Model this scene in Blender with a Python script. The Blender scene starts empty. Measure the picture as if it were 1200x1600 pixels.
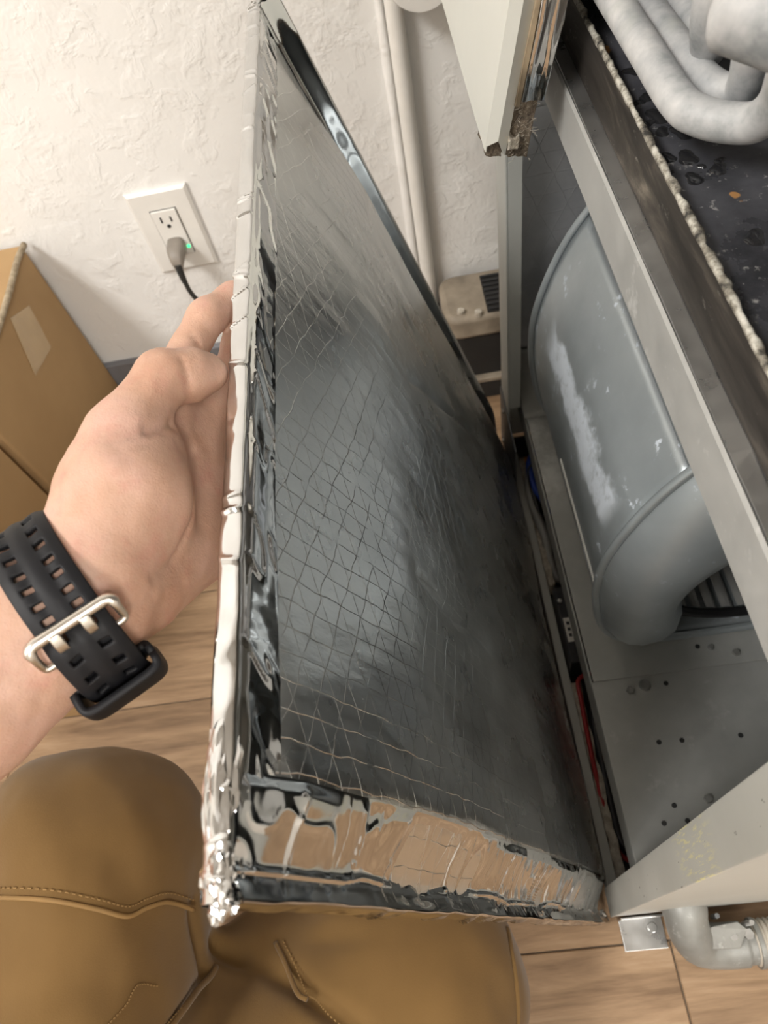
import bpy, bmesh, math, random
import numpy as np
from mathutils import Vector, Matrix

# ---------------------------------------------------------------- camera, world, lights, exposure
scene = bpy.context.scene
COL = scene.collection
random.seed(7)

cam_d = bpy.data.cameras.new('camera')
cam_d.sensor_fit = 'HORIZONTAL'
cam_d.sensor_width = 36.0
cam_d.lens = 33.0
cam_d.clip_start = 0.01
cam_d.dof.use_dof = True
cam_d.dof.focus_distance = 0.40
cam_d.dof.aperture_fstop = 17.0
cam = bpy.data.objects.new('camera', cam_d)
COL.objects.link(cam)
CAM_RIGHT = Vector((0.98444889, -0.08148121, -0.15563163))
CAM_DOWN = Vector((-0.15257913, -0.83565965, -0.52762918))
CAM_FWD = Vector((-0.08706321, 0.5431701, -0.83509655))
cm = Matrix((CAM_RIGHT, -CAM_DOWN, -CAM_FWD)).transposed().to_4x4()
cm.translation = Vector((0.0, 0.0, 0.85))
cam.matrix_world = cm
scene.camera = cam

world = bpy.data.worlds.new('world')
scene.world = world
world.use_nodes = True
world.node_tree.nodes['Background'].inputs[0].default_value = (0.9, 0.92, 1.0, 1)
world.node_tree.nodes['Background'].inputs[1].default_value = 0.15

scene.view_settings.view_transform = 'Standard'
scene.view_settings.look = 'None'
scene.view_settings.gamma = 1.0
scene.view_settings.use_curve_mapping = False
scene.view_settings.exposure = 0.0
scene.cycles.max_bounces = 8
scene.cycles.glossy_bounces = 5

LIGHTS = [((-1.55, -0.70, 2.57), 0.60, 1.20, 64.0), ((0.70, -1.75, 2.57), 0.60, 1.20, 46.0)]
for lx, ly, w_, h_, e_ in [(l[0][0], l[0][1], l[1], l[2], l[3]) for l in LIGHTS]:
    ld = bpy.data.lights.new('troffer_light', 'AREA')
    ld.shape = 'RECTANGLE'; ld.size = w_; ld.size_y = h_; ld.energy = e_
    ld.color = (1.0, 0.985, 0.955)
    lo = bpy.data.objects.new('troffer_light', ld)
    lo.location = (lx, ly, 2.555)
    COL.objects.link(lo)

# ---------------------------------------------------------------- helpers
def setp(o, label=None, cat=None, group=None, kind=None):
    if label: o['label'] = label
    if cat: o['category'] = cat
    if group: o['group'] = group
    if kind: o['kind'] = kind
    return o

def link(o, parent=None):
    COL.objects.link(o)
    if parent is not None:
        o.parent = parent
        if parent.type == 'EMPTY' or True:
            o.matrix_parent_inverse = Matrix.Translation(-Vector(WORLD_LOC.get(parent.name, (0, 0, 0))))
    return o

WORLD_LOC = {}
def empty(name, loc, label=None, cat=None, group=None):
    o = bpy.data.objects.new(name, None)
    o.empty_display_size = 0.02
    o.location = loc
    COL.objects.link(o)
    WORLD_LOC[o.name] = tuple(loc)
    return setp(o, label, cat, group)

def mesh(name, verts, faces, mat, parent=None, smooth=False, bevel=0, seg=2, angle=None):
    me = bpy.data.meshes.new(name)
    me.from_pydata([tuple(v) for v in verts], [], [tuple(int(i) for i in f) for f in faces])
    me.update()
    bm = bmesh.new(); bm.from_mesh(me)
    bmesh.ops.recalc_face_normals(bm, faces=bm.faces)
    bm.to_mesh(me); bm.free()
    if mat: me.materials.append(mat)
    if smooth:
        me.polygons.foreach_set('use_smooth', [True] * len(me.polygons))
        if angle: me.set_sharp_from_angle(angle=math.radians(angle))
    o = bpy.data.objects.new(name, me)
    link(o, parent)
    if bevel:
        b = o.modifiers.new('bevel', 'BEVEL'); b.width = bevel; b.segments = seg; b.limit_method = 'ANGLE'
    return o

class MB:
    """collects shapes of ONE part"""
    def __init__(s): s.v = []; s.f = []
    def add(s, v, f):
        n = len(s.v); s.v += [tuple(p) for p in v]; s.f += [tuple(i + n for i in q) for q in f]; return s
    def box(s, x0, x1, y0, y1, z0, z1, M=None):
        v = [Vector(p) for p in ((x0,y0,z0),(x1,y0,z0),(x1,y1,z0),(x0,y1,z0),(x0,y0,z1),(x1,y0,z1),(x1,y1,z1),(x0,y1,z1))]
        if M is not None: v = [M @ p for p in v]
        return s.add(v, ((3,2,1,0),(4,5,6,7),(0,1,5,4),(1,2,6,5),(2,3,7,6),(3,0,4,7)))
    def tube(s, path, r, n=12, caps=True, closed=False):
        P = [Vector(p) for p in path]; m = len(P)
        rr = r if isinstance(r, (list, tuple)) else [r] * m
        T = []
        for i in range(m):
            a = P[(i - 1) % m] if (closed or i > 0) else P[i]
            b = P[(i + 1) % m] if (closed or i < m - 1) else P[i]
            T.append((b - a).normalized())
        up = Vector((0, 0, 1)) if abs(T[0].z) < .9 else Vector((1, 0, 0))
        N = (up - T[0] * up.dot(T[0])).normalized()
        v = []
        for i in range(m):
            N = (N - T[i] * N.dot(T[i])).normalized(); B = T[i].cross(N)
            for k in range(n):
                a = 2 * math.pi * k / n
                v.append(P[i] + (N * math.cos(a) + B * math.sin(a)) * rr[i])
        f = []
        for i in range(m if closed else m - 1):
            j = (i + 1) % m
            for k in range(n):
                l = (k + 1) % n
                f.append((i*n+k, i*n+l, j*n+l, j*n+k))
        if caps and not closed:
            f.append(tuple(range(n - 1, -1, -1))); f.append(tuple((m-1)*n + k for k in range(n)))
        return s.add(v, f)
    def cyl(s, a, b, r, n=20, r2=None):
        return s.tube([a, b], [r, r if r2 is None else r2], n)
    def build(s, name, mat, parent=None, **k): return mesh(name, s.v, s.f, mat, parent, **k)

def box(name, x0, x1, y0, y1, z0, z1, mat, parent=None, bevel=0.0015, M=None):
    return MB().box(x0, x1, y0, y1, z0, z1, M).build(name, mat, parent, bevel=bevel)

def spline(pts, sub=8, closed=False):
    P = [np.array(p, float) for p in pts]; m = len(P); out = []
    rng = range(m if closed else m - 1)
    for i in rng:
        p0 = P[(i-1) % m] if (closed or i > 0) else 2*P[0]-P[1]
        p1 = P[i]; p2 = P[(i+1) % m]
        p3 = P[(i+2) % m] if (closed or i < m-2) else 2*P[-1]-P[-2]
        for k in range(sub):
            t = k / sub
            out.append(0.5*((2*p1)+(-p0+p2)*t+(2*p0-5*p1+4*p2-p3)*t*t+(-p0+3*p1-3*p2+p3)*t**3))
    if not closed: out.append(P[-1])
    return [tuple(p) for p in out]

def grid_mesh(name, Pts, mat, parent=None, thick=0, smooth=True, mask=None):
    """Pts: array (n, m, 3)"""
    n, m, _ = Pts.shape
    v = Pts.reshape(-1, 3)
    f = []
    for i in range(n - 1):
        for j in range(m - 1):
            if mask is None or mask[i, j]:
                f.append((i*m+j, (i+1)*m+j, (i+1)*m+j+1, i*m+j+1))
    me = bpy.data.meshes.new(name)
    me.from_pydata([tuple(p) for p in v], [], f); me.update()
    bm = bmesh.new(); bm.from_mesh(me)
    loose = [x for x in bm.verts if not x.link_faces]
    bmesh.ops.delete(bm, geom=loose, context='VERTS'); bm.to_mesh(me); bm.free()
    me.materials.append(mat)
    if smooth: me.polygons.foreach_set('use_smooth', [True] * len(me.polygons))
    o = bpy.data.objects.new(name, me); link(o, parent)
    if thick:
        s = o.modifiers.new('solid', 'SOLIDIFY'); s.thickness = thick; s.offset = -1
    return o

def hash3(ix, iy, iz, seed):
    h = (ix * 374761393 + iy * 668265263 + iz * 2147483647 + seed * 1274126177) & 0xFFFFFFFF
    h = ((h ^ (h >> 13)) * 1274126177) & 0xFFFFFFFF
    h = ((h ^ (h >> 16)) * 2246822519) & 0xFFFFFFFF
    return ((h ^ (h >> 15)) & 0xFFFF) / 65535.0
def vnoise(x, y, z=0.0, seed=0):
    x, y, z = np.broadcast_arrays(np.asarray(x, float), np.asarray(y, float), np.asarray(z, float))
    ix, iy, iz = np.floor(x).astype(np.int64), np.floor(y).astype(np.int64), np.floor(z).astype(np.int64)
    fx, fy, fz = x-ix, y-iy, z-iz
    fx, fy, fz = [t*t*t*(t*(t*6-15)+10) for t in (fx, fy, fz)]
    r = 0
    for a in (0, 1):
        for b in (0, 1):
            for c in (0, 1):
                r = r + hash3(ix+a, iy+b, iz+c, seed) * (fx if a else 1-fx) * (fy if b else 1-fy) * (fz if c else 1-fz)
    return r * 2 - 1
def sstep(a, b, x):
    t = np.clip((x - a) / (b - a), 0, 1); return t*t*(3-2*t)

# ---------------------------------------------------------------- materials
class NT:
    def __init__(s, name, rough=.5, metal=0., color=(.8,.8,.8), spec=.5):
        s.m = bpy.data.materials.new(name); s.m.use_nodes = True
        s.t = s.m.node_tree; s.b = s.t.nodes['Principled BSDF']
        s.b.inputs['Base Color'].default_value = (*color, 1)
        s.b.inputs['Roughness'].default_value = rough
        s.b.inputs['Metallic'].default_value = metal
        s.b.inputs['Specular IOR Level'].default_value = spec
        s.co = None
    def n(s, typ, **k):
        q = s.t.nodes.new(typ)
        for a, b in k.items(): setattr(q, a, b)
        return q
    def l(s, a, b): s.t.links.new(a, b)
    def coord(s, scale=(1,1,1), which='Object', rot=(0,0,0)):
        tc = s.n('ShaderNodeTexCoord'); mp = s.n('ShaderNodeMapping')
        mp.inputs['Scale'].default_value = scale; mp.inputs['Rotation'].default_value = rot
        s.l(tc.outputs[which], mp.inputs[0]); return mp.outputs[0]
    def noise(s, vec, scale, detail=4, rough=.55, dist=0.0):
        q = s.n('ShaderNodeTexNoise')
        q.inputs['Scale'].default_value = scale; q.inputs['Detail'].default_value = detail
        q.inputs['Roughness'].default_value = rough; q.inputs['Distortion'].default_value = dist
        s.l(vec, q.inputs['Vector']); return q.outputs['Fac']
    def ramp(s, fac, stops, interp='LINEAR'):
        q = s.n('ShaderNodeValToRGB'); e = q.color_ramp.elements; q.color_ramp.interpolation = interp
        while len(e) < len(stops): e.new(.5)
        for i, (p, c) in enumerate(stops):
            e[i].position = p; e[i].color = (*c, 1) if len(c) == 3 else c
        s.l(fac, q.inputs[0]); return q.outputs[0]
    def g(s, lo, hi, fac):
        q = s.n('ShaderNodeMapRange'); q.inputs[1].default_value = lo; q.inputs[2].default_value = hi
        s.l(fac, q.inputs[0]); return q.outputs[0]
    def mr(s, fac, a, b, c, d):
        q = s.n('ShaderNodeMapRange')
        for i, v in enumerate((a, b, c, d)): q.inputs[i+1].default_value = v
        s.l(fac, q.inputs[0]); return q.outputs[0]
    def math(s, op, a, b=None):
        q = s.n('ShaderNodeMath', operation=op)
        for i, v in enumerate((a, b)):
            if v is None: continue
            if isinstance(v, (int, float)): q.inputs[i].default_value = v
            else: s.l(v, q.inputs[i])
        return q.outputs[0]
    def mix(s, fac, a, b, mode='MIX'):
        q = s.n('ShaderNodeMix', data_type='RGBA', blend_type=mode)
        for i, v in ((0, fac), (6, a), (7, b)):
            if isinstance(v, (int, float)): q.inputs[i].default_value = v
            elif isinstance(v, tuple): q.inputs[i].default_value = (*v, 1)
            else: s.l(v, q.inputs[i])
        return q.outputs[2]
    def col(s, sock): s.l(sock, s.b.inputs['Base Color']); return s
    def rgh(s, sock): s.l(sock, s.b.inputs['Roughness']); return s
    def met(s, sock): s.l(sock, s.b.inputs['Metallic']); return s
    def bump(s, h, strength=.3, dist=.001, prev=None):
        q = s.n('ShaderNodeBump'); q.inputs['Strength'].default_value = strength; q.inputs['Distance'].default_value = dist
        s.l(h, q.inputs['Height'])
        if prev is not None: s.l(prev, q.inputs['Normal'])
        s.l(q.outputs[0], s.b.inputs['Normal']); return q.outputs[0]

def plain(name, color, rough=.5, metal=0., spec=.5, var=.08, scale=30, bump=0.0):
    t = NT(name, rough, metal, color, spec); v = t.coord()
    nz = t.noise(v, scale, 5)
    c0 = tuple(max(0, c*(1-var*2)) for c in color); c1 = tuple(min(1, c*(1+var*1.5)) for c in color)
    t.col(t.ramp(nz, [(.3, c0), (.7, c1)]))
    if bump: t.bump(t.noise(v, scale*6, 3), .3, bump)
    return t.m

def m_plaster():
    t = NT('wall_plaster', .75, 0, (.80,.77,.72), .3); v = t.coord()
    a = t.noise(v, 16, 4, .6, .3)
    flat = t.mr(a, .44, .58, 0, 1)
    b = t.noise(v, 60, 4, .6)
    ridge = t.noise(v, 30, 4, .6, .5)
    rg = t.mr(ridge, .52, .60, 0, 1)
    h = t.math('ADD', t.math('MULTIPLY', flat, .7), t.math('ADD', t.math('MULTIPLY', b, .25), t.math('MULTIPLY', rg, .45)))
    t.bump(h, .42, .0024)
    t.col(t.ramp(t.noise(v, 5, 4), [(.3, (.82,.808,.785)), (.7, (.87,.86,.84))]))
    return t.m
def m_wood():
    t = NT('wood_plank_tile', .5, 0, (.5,.36,.24), .4)
    oi = t.n('ShaderNodeObjectInfo')
    tc = t.n('ShaderNodeTexCoord'); mp = t.n('ShaderNodeMapping'); mp.inputs['Scale'].default_value = (1.2, 11, 11)
    comb = t.n('ShaderNodeCombineXYZ')
    t.l(t.math('MULTIPLY', oi.outputs['Random'], 37.0), comb.inputs[0]); t.l(t.math('MULTIPLY', oi.outputs['Random'], 91.0), comb.inputs[1])
    va = t.n('ShaderNodeVectorMath', operation='ADD')
    t.l(tc.outputs['Object'], va.inputs[0]); t.l(comb.outputs[0], va.inputs[1]); t.l(va.outputs[0], mp.inputs[0])
    v = mp.outputs[0]
    g1 = t.noise(v, 3.0, 6, .6, .8); g2 = t.noise(v, 16, 4, .6)
    f = t.math('ADD', t.math('MULTIPLY', g1, .75), t.math('MULTIPLY', g2, .25))
    c = t.ramp(f, [(.32, (.085,.047,.023)), (.44, (.205,.125,.068)), (.56, (.325,.21,.12)), (.70, (.45,.315,.20))])
    t.col(t.mix(t.mr(oi.outputs['Random'], 0, 1, 0, .3), c, (.28,.185,.11)))
    t.bump(f, .25, .0008); t.rgh(t.mr(g2, .3, .7, .42, .6))
    return t.m
def m_galv(name, base, dark=.75, rough=.42, metal=.85, spots=0.0, scale=1.0):
    t = NT(name, rough, metal, base); v = t.coord()
    a = t.noise(v, 9*scale, 5, .6, .3); b = t.noise(v, 70*scale, 3)
    f = t.math('ADD', t.math('MULTIPLY', a, .75), t.math('MULTIPLY', b, .25))
    c = t.ramp(f, [(.3, tuple(x*dark for x in base)), (.7, base)])
    if spots:
        s_ = t.mr(t.noise(v, 38*scale, 4, .7), .60, .70, 0, spots)
        c = t.mix(s_, c, (.86,.86,.84))
        t.met(t.math('MULTIPLY', t.math('SUBTRACT', 1.0, s_), metal))
    t.col(c); t.rgh(t.mr(b, .3, .7, rough-.06, rough+.1)); t.bump(b, .12, .0004)
    return t.m
def m_paint(name, base, wear=(.25,.24,.2), amt=.5):
    t = NT(name, .42, 0, base, .5); v = t.coord()
    a = t.noise(v, 6, 5, .6); b = t.noise(v, 90, 4, .6)
    c = t.ramp(a, [(.3, tuple(x*.9 for x in base)), (.7, base)])
    s_ = t.mr(t.noise(v, 30, 6, .75), .66, .74, 0, amt)
    t.col(t.mix(s_, c, wear)); t.bump(b, .1, .0004)
    return t.m
def scrim(t, uv, step=.0125, w=.03):
    """triangular reinforcement thread pattern on UV given in metres; returns 0..1 line mask"""
    sep = t.n('ShaderNodeSeparateXYZ'); t.l(uv, sep.inputs[0])
    wob = t.math('MULTIPLY', t.math('SUBTRACT', t.noise(uv, 45, 2), .5), .0045)
    U = t.math('ADD', sep.outputs[0], wob); V = t.math('ADD', sep.outputs[1], wob)
    fam = []
    for a, b, st in ((1.0, 0.0, step), (.42, .9, step*1.25), (-.42, .9, step*1.25)):
        d = t.math('ADD', t.math('MULTIPLY', U, a/st), t.math('MULTIPLY', V, b/st))
        fr = t.math('ABSOLUTE', t.math('SUBTRACT', t.math('FRACT', d), .5))
        fam.append(t.mr(fr, 0, w*1.6, 1, 0))
    return t.math('MAXIMUM', t.math('MAXIMUM', fam[0], t.math('MULTIPLY', fam[1], .8)), t.math('MULTIPLY', fam[2], .8))
def m_foil_face():
    t = NT('scrim_foil', .2, 1, (.62,.63,.63)); 
    tc = t.n('ShaderNodeUVMap'); uv = tc.outputs[0]
    L = scrim(t, uv, .0115, .014)
    brk = t.mr(t.noise(uv, 60, 3), .35, .6, .15, 1)
    L = t.math('MULTIPLY', L, brk)
    mp = t.n('ShaderNodeMapping'); mp.inputs['Scale'].default_value = (1.0, .35, 1); t.l(uv, mp.inputs[0])
    n1 = t.noise(mp.outputs[0], 160, 4, .6); n2 = t.noise(mp.outputs[0], 34, 3, .5)
    h = t.math('ADD', t.math('MULTIPLY', L, .40), t.math('ADD', t.math('MULTIPLY', n1, .40), t.math('MULTIPLY', n2, .9)))
    t.bump(h, .5, .0016)
    dust = t.noise(uv, 9, 5, .6)
    c = t.ramp(dust, [(.3, (.64,.65,.65)), (.7, (.80,.81,.80))])
    t.col(t.mix(t.math('MULTIPLY', L, .8), c, (.95,.95,.92)))
    t.rgh(t.mr(dust, .3, .7, .20, .36))
    return t.m
def m_tape():
    t = NT('foil_tape', .07, 1, (.66,.665,.665)); v = t.coord()
    a = t.noise(v, 90, 3, .5, .5); b = t.noise(v, 30, 2)
    t.bump(t.math('ADD', t.math('MULTIPLY', a, .3), b), .2, .0007)
    t.rgh(t.mr(t.noise(v, 20, 3), .35, .7, .05, .14))
    return t.m
def m_skin():
    t = NT('skin', .48, 0, (.65,.42,.32), .4); v = t.coord()
    a = t.noise(v, 26, 4, .6); b = t.noise(v, 420, 3, .6); c_ = t.noise(v, 70, 4, .6)
    col = t.ramp(a, [(.28, (.49,.275,.185)), (.5, (.56,.345,.250)), (.72, (.60,.375,.300))])
    col = t.mix(t.mr(c_, .52, .75, 0, .5), col, (.52,.23,.18))
    t.col(col)
    t.b.inputs['Subsurface Weight'].default_value = .18
    t.b.inputs['Subsurface Radius'].default_value = (.9, .35, .2)
    t.b.inputs['Subsurface Scale'].default_value = .006
    vo = t.n('ShaderNodeTexVoronoi', feature='DISTANCE_TO_EDGE'); vo.inputs['Scale'].default_value = 700
    t.l(v, vo.inputs['Vector'])
    t.bump(t.math('ADD', t.math('MULTIPLY', vo.outputs['Distance'], .6), t.math('ADD', b, t.math('MULTIPLY', c_, 1.2))), .28, .0008)
    return t.m
def m_canvas():
    t = NT('tan_canvas', .85, 0, (.33,.19,.065), .25); v = t.coord()
    a = t.noise(v, 7, 4, .6); b = t.noise(v, 900, 2, .6)
    t.col(t.ramp(a, [(.3, (.124,.068,.020)), (.7, (.165,.093,.029))]))
    w = t.n('ShaderNodeTexWave', wave_type='BANDS', bands_direction='DIAGONAL'); w.inputs['Scale'].default_value = 420
    t.l(v, w.inputs['Vector'])
    t.bump(b, .2, .0007)
    t.b.inputs['Sheen Weight'].default_value = .15
    return t.m
def m_card():
    t = NT('cardboard', .75, 0, (.43,.27,.12), .2); v = t.coord()
    t.col(t.ramp(t.noise(v, 6, 4), [(.3, (.385,.245,.12)), (.7, (.455,.30,.15))]))
    t.bump(t.noise(v, 200, 3), .1, .0004)
    return t.m
def m_grime_pan():
    t = NT('grimy_pan_side', .5, .3, (.1,.08,.065)); v = t.coord((22, 2.2, 22), rot=(0, 0, .25))
    a = t.noise(v, 3.2, 6, .62, 1.2)
    b = t.noise(t.coord((160, 26, 60), rot=(0, 0, -.35)), 1.0, 5, .75)
    c = t.ramp(a, [(.38, (.022,.019,.017)), (.52, (.045,.039,.034)), (.62, (.10,.086,.072)), (.76, (.30,.265,.21))])
    t.col(t.mix(t.mr(b, .62, .72, 0, .6), c, (.5,.47,.42))); t.bump(b, .2, .0008)
    return t.m
def m_pan_floor():
    t = NT('black_pan_floor', .28, .1, (.03,.03,.035)); v = t.coord()
    a = t.noise(v, 16, 6, .65); b = t.noise(v, 160, 4, .7)
    c = t.ramp(a, [(.35, (.030,.031,.036)), (.55, (.085,.086,.098)), (.75, (.16,.16,.17))])
    c = t.mix(t.mr(b, .62, .68, 0, .6), c, (.45,.44,.42))
    r_ = t.mr(t.noise(v, 75, 2, .4), .70, .73, 0, 1)
    c = t.mix(r_, c, (.45,.24,.09))
    t.col(c); t.rgh(t.mr(a, .3, .7, .18, .5)); t.bump(b, .2, .0006)
    return t.m
def m_lining():
    t = NT('insulation_foil_lining', .42, .45, (.26,.27,.29)); v = t.coord()
    sep = t.n('ShaderNodeSeparateXYZ'); t.l(v, sep.inputs[0])
    cmb = t.n('ShaderNodeCombineXYZ'); t.l(sep.outputs[2], cmb.inputs[0]); t.l(sep.outputs[0], cmb.inputs[1])
    L = scrim(t, cmb.outputs[0], .022, .012)
    a = t.noise(v, 12, 5)
    c = t.ramp(a, [(.3, (.38,.385,.40)), (.7, (.62,.625,.64))])
    t.col(t.mix(t.math('MULTIPLY', L, .35), c, (.6,.6,.6)))
    t.bump(t.math('ADD', L, t.noise(v, 40, 3)), .4, .002)
    return t.m
def m_fibre(name, c0, c1):
    t = NT(name, .95, 0, c0, .1); v = t.coord()
    t.col(t.ramp(t.noise(v, 120, 6, .7), [(.35, c0), (.65, c1)])); t.bump(t.noise(v, 300, 4, .8), .9, .004)
    return t.m
def m_blower():
    t = NT('blower_galvanised', .42, .55, (.36,.40,.41)); v = t.coord()
    a = t.noise(v, 7, 5, .6); b = t.noise(v, 75, 4, .65)
    c = t.ramp(a, [(.3, (.38,.42,.44)), (.7, (.54,.585,.605))])
    # white chalky oxide: drips along the wrap and a scatter of specks
    sep = t.n('ShaderNodeSeparateXYZ'); t.l(v, sep.inputs[0])
    ylim = t.math('MULTIPLY', t.mr(sep.outputs[1], .283, .30, 0, 1), t.mr(sep.outputs[1], .512, .485, 0, 1))
    zc = t.math('ADD', t.mr(sep.outputs[1], .29, .50, .350, .338), t.math('MULTIPLY', t.math('SUBTRACT', t.noise(v, 22, 4, .7), .5), .05))
    wid = t.math('ABSOLUTE', t.math('SUBTRACT', sep.outputs[2], zc))
    drip = t.math('MULTIPLY', t.mr(wid, .012, .020, 1, 0), ylim)
    drip = t.math('MULTIPLY', drip, t.mr(t.noise(v, 90, 4, .7), .3, .5, .45, 1))
    speck = t.mr(b, .60, .66, 0, .85)
    ox = t.math('MAXIMUM', t.math('MULTIPLY', drip, .85), t.math('MULTIPLY', speck, t.mr(t.noise(v, 14, 2), .45, .6, 0, 1)))
    t.col(t.mix(ox, c, (.74,.80,.88)))
    t.met(t.math('MULTIPLY', t.math('SUBTRACT', 1.0, ox), .55)); t.rgh(t.mr(ox, 0, 1, .40, .8))
    t.bump(b, .1, .0004)
    return t.m
def m_tube():
    t = NT('chalky_tube', .6, .1, (.55,.55,.56)); v = t.coord()
    a = t.noise(v, 28, 5, .65); b = t.noise(v, 160, 4, .6)
    c = t.ramp(a, [(.30, (.24,.26,.27)), (.45, (.46,.47,.48)), (.65, (.66,.655,.65)), (.8, (.76,.74,.73))])
    c = t.mix(t.mr(t.noise(v, 19, 3), .6, .72, 0, .45), c, (.36,.40,.34))
    t.col(c); t.bump(b, .2, .0007)
    return t.m

M = dict(
 wall=m_plaster(), wood=m_wood(), grout=plain('grout', (.16,.12,.085), .9),
 ceil=plain('ceiling_white', (.62,.615,.60), .9, var=.02), base=plain('baseboard_grey', (.20,.20,.215), .5),
 roomwall=plain('room_wall', (.72,.69,.64), .8, var=.03),
 white=plain('white_plastic', (.82,.80,.76), .3, var=.015), slot=plain('socket_slot', (.03,.03,.03), .6),
 plug=plain('plug_grey_brown', (.25,.22,.19), .5), cord=plain('cord_dark', (.035,.035,.033), .45),
 card=m_card(), tapeclear=plain('packing_tape', (.50,.36,.20), .22, var=.03), twine=m_fibre('twine', (.35,.27,.18), (.6,.5,.36)),
 pipe=plain('painted_pipe', (.80,.78,.74), .4, var=.03), pump=plain('dusty_beige_plastic', (.30,.25,.19), .6, var=.16, bump=.0006),
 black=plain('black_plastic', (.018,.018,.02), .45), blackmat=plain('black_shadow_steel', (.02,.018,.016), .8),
 paint=m_paint('cabinet_paint_grey_green', (.47,.475,.445)), paintw=m_paint('door_paint_white', (.66,.66,.61), (.45,.38,.27), .25),
 deck=m_galv('deck_steel', (.50,.505,.48), .72, .5, .3, .15), lip=m_galv('lip_steel', (.50,.50,.485), .72, .55, .2, .3),
 bright=m_galv('bright_galvanised', (.60,.60,.59), .7, .3, .9), corner=m_galv('dark_corner_steel', (.15,.155,.16), .7, .5, .4),
 pans=m_grime_pan(), panf=m_pan_floor(), lining=m_lining(), blower=m_blower(), tube=m_tube(),
 foil=m_foil_face(), tape=m_tape(), skin=m_skin(), canvas=m_canvas(), seam=plain('tan_thread', (.235,.135,.045), .8),
 rubber=plain('black_rubber', (.010,.010,.012), .55, spec=.3, var=.1), steel=plain('brushed_steel', (.66,.62,.56), .3, 1., var=.05),
 fib=m_fibre('torn_fibre', (.10,.08,.065), (.42,.35,.27)), fibw=m_fibre('pale_fibre', (.46,.40,.32), (.82,.77,.67)),
 cast=m_galv('cast_zinc', (.33,.33,.31), .6, .5, .35, .2, 2.0), red=plain('red_wire', (.35,.02,.02), .4), blue=plain('blue_wire', (.02,.06,.34), .4),
 gwire=plain('grey_wire', (.30,.30,.29), .5), blade=plain('wheel_blade', (.62,.62,.60), .45, .3), label=plain('label_white', (.75,.73,.68), .5), brass=plain('brass', (.45,.22,.06), .4, .8),
 offwhite=plain('white_rail_highlight', (.72,.72,.68), .8, var=.1), backside=m_paint('door_outer_paint', (.60,.59,.55)),
)
def m_flange():
    t = NT('flange_paint_scuffed', .45, 0, (.45,.45,.42), .5); v = t.coord(); sep = t.n('ShaderNodeSeparateXYZ'); t.l(v, sep.inputs[0])
    c = t.ramp(t.noise(v, 9, 5), [(.3, (.38,.38,.35)), (.7, (.47,.47,.44))])
    zone = t.math('MULTIPLY', t.mr(sep.outputs[2], .375, .41, 0, 1), t.mr(sep.outputs[2], .475, .44, 0, 1))
    st = t.noise(t.coord((1, 420, 60)), 1.0, 4, .7)
    c = t.mix(t.math('MULTIPLY', t.mr(st, .53, .60, 0, .8), zone), c, (.62,.58,.30))
    sc = t.noise(t.coord((1, 260, 90)), 1.0, 3, .6)
    c = t.mix(t.mr(sc, .68, .72, 0, .8), c, (.07,.065,.05))
    t.col(c); t.bump(t.noise(v, 90, 4), .1, .0004); return t.m
def m_deck_stain():
    t = NT('deck_steel_oxide', .5, .3, (.4,.4,.38)); v = t.coord(); sep = t.n('ShaderNodeSeparateXYZ'); t.l(v, sep.inputs[0])
    a = t.noise(v, 9, 5, .6, .3); b = t.noise(v, 70, 3)
    c = t.ramp(a, [(.3, (.37,.375,.355)), (.7, (.52,.525,.50))])
    z = t.math('MULTIPLY', t.mr(sep.outputs[0], .155, .135, 0, 1), t.math('MULTIPLY', t.mr(sep.outputs[1], .43, .47, 0, 1), t.mr(sep.outputs[1], .60, .56, 0, 1)))
    s_ = t.math('MULTIPLY', z, t.mr(t.noise(v, 34, 5, .7), .38, .58, .1, .85))
    t.col(t.mix(s_, c, (.78,.78,.75))); t.bump(b, .12, .0004); return t.m
M['deckox'] = m_deck_stain()
M['flange'] = m_flange()
def emat(name, col, e):
    t = NT(name); t.b.inputs['Emission Color'].default_value = (*col, 1); t.b.inputs['Emission Strength'].default_value = e
    t.b.inputs['Base Color'].default_value = (*col, 1); return t.m
M['led'] = emat('green_led', (.05,.9,.3), 2.0)
M['diffuser'] = emat('lamp_diffuser', (1.0,.955,.89), 6.0)
t_ = NT('water', .02, 0, (.02,.02,.022), .8); M['water'] = t_.m

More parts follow.
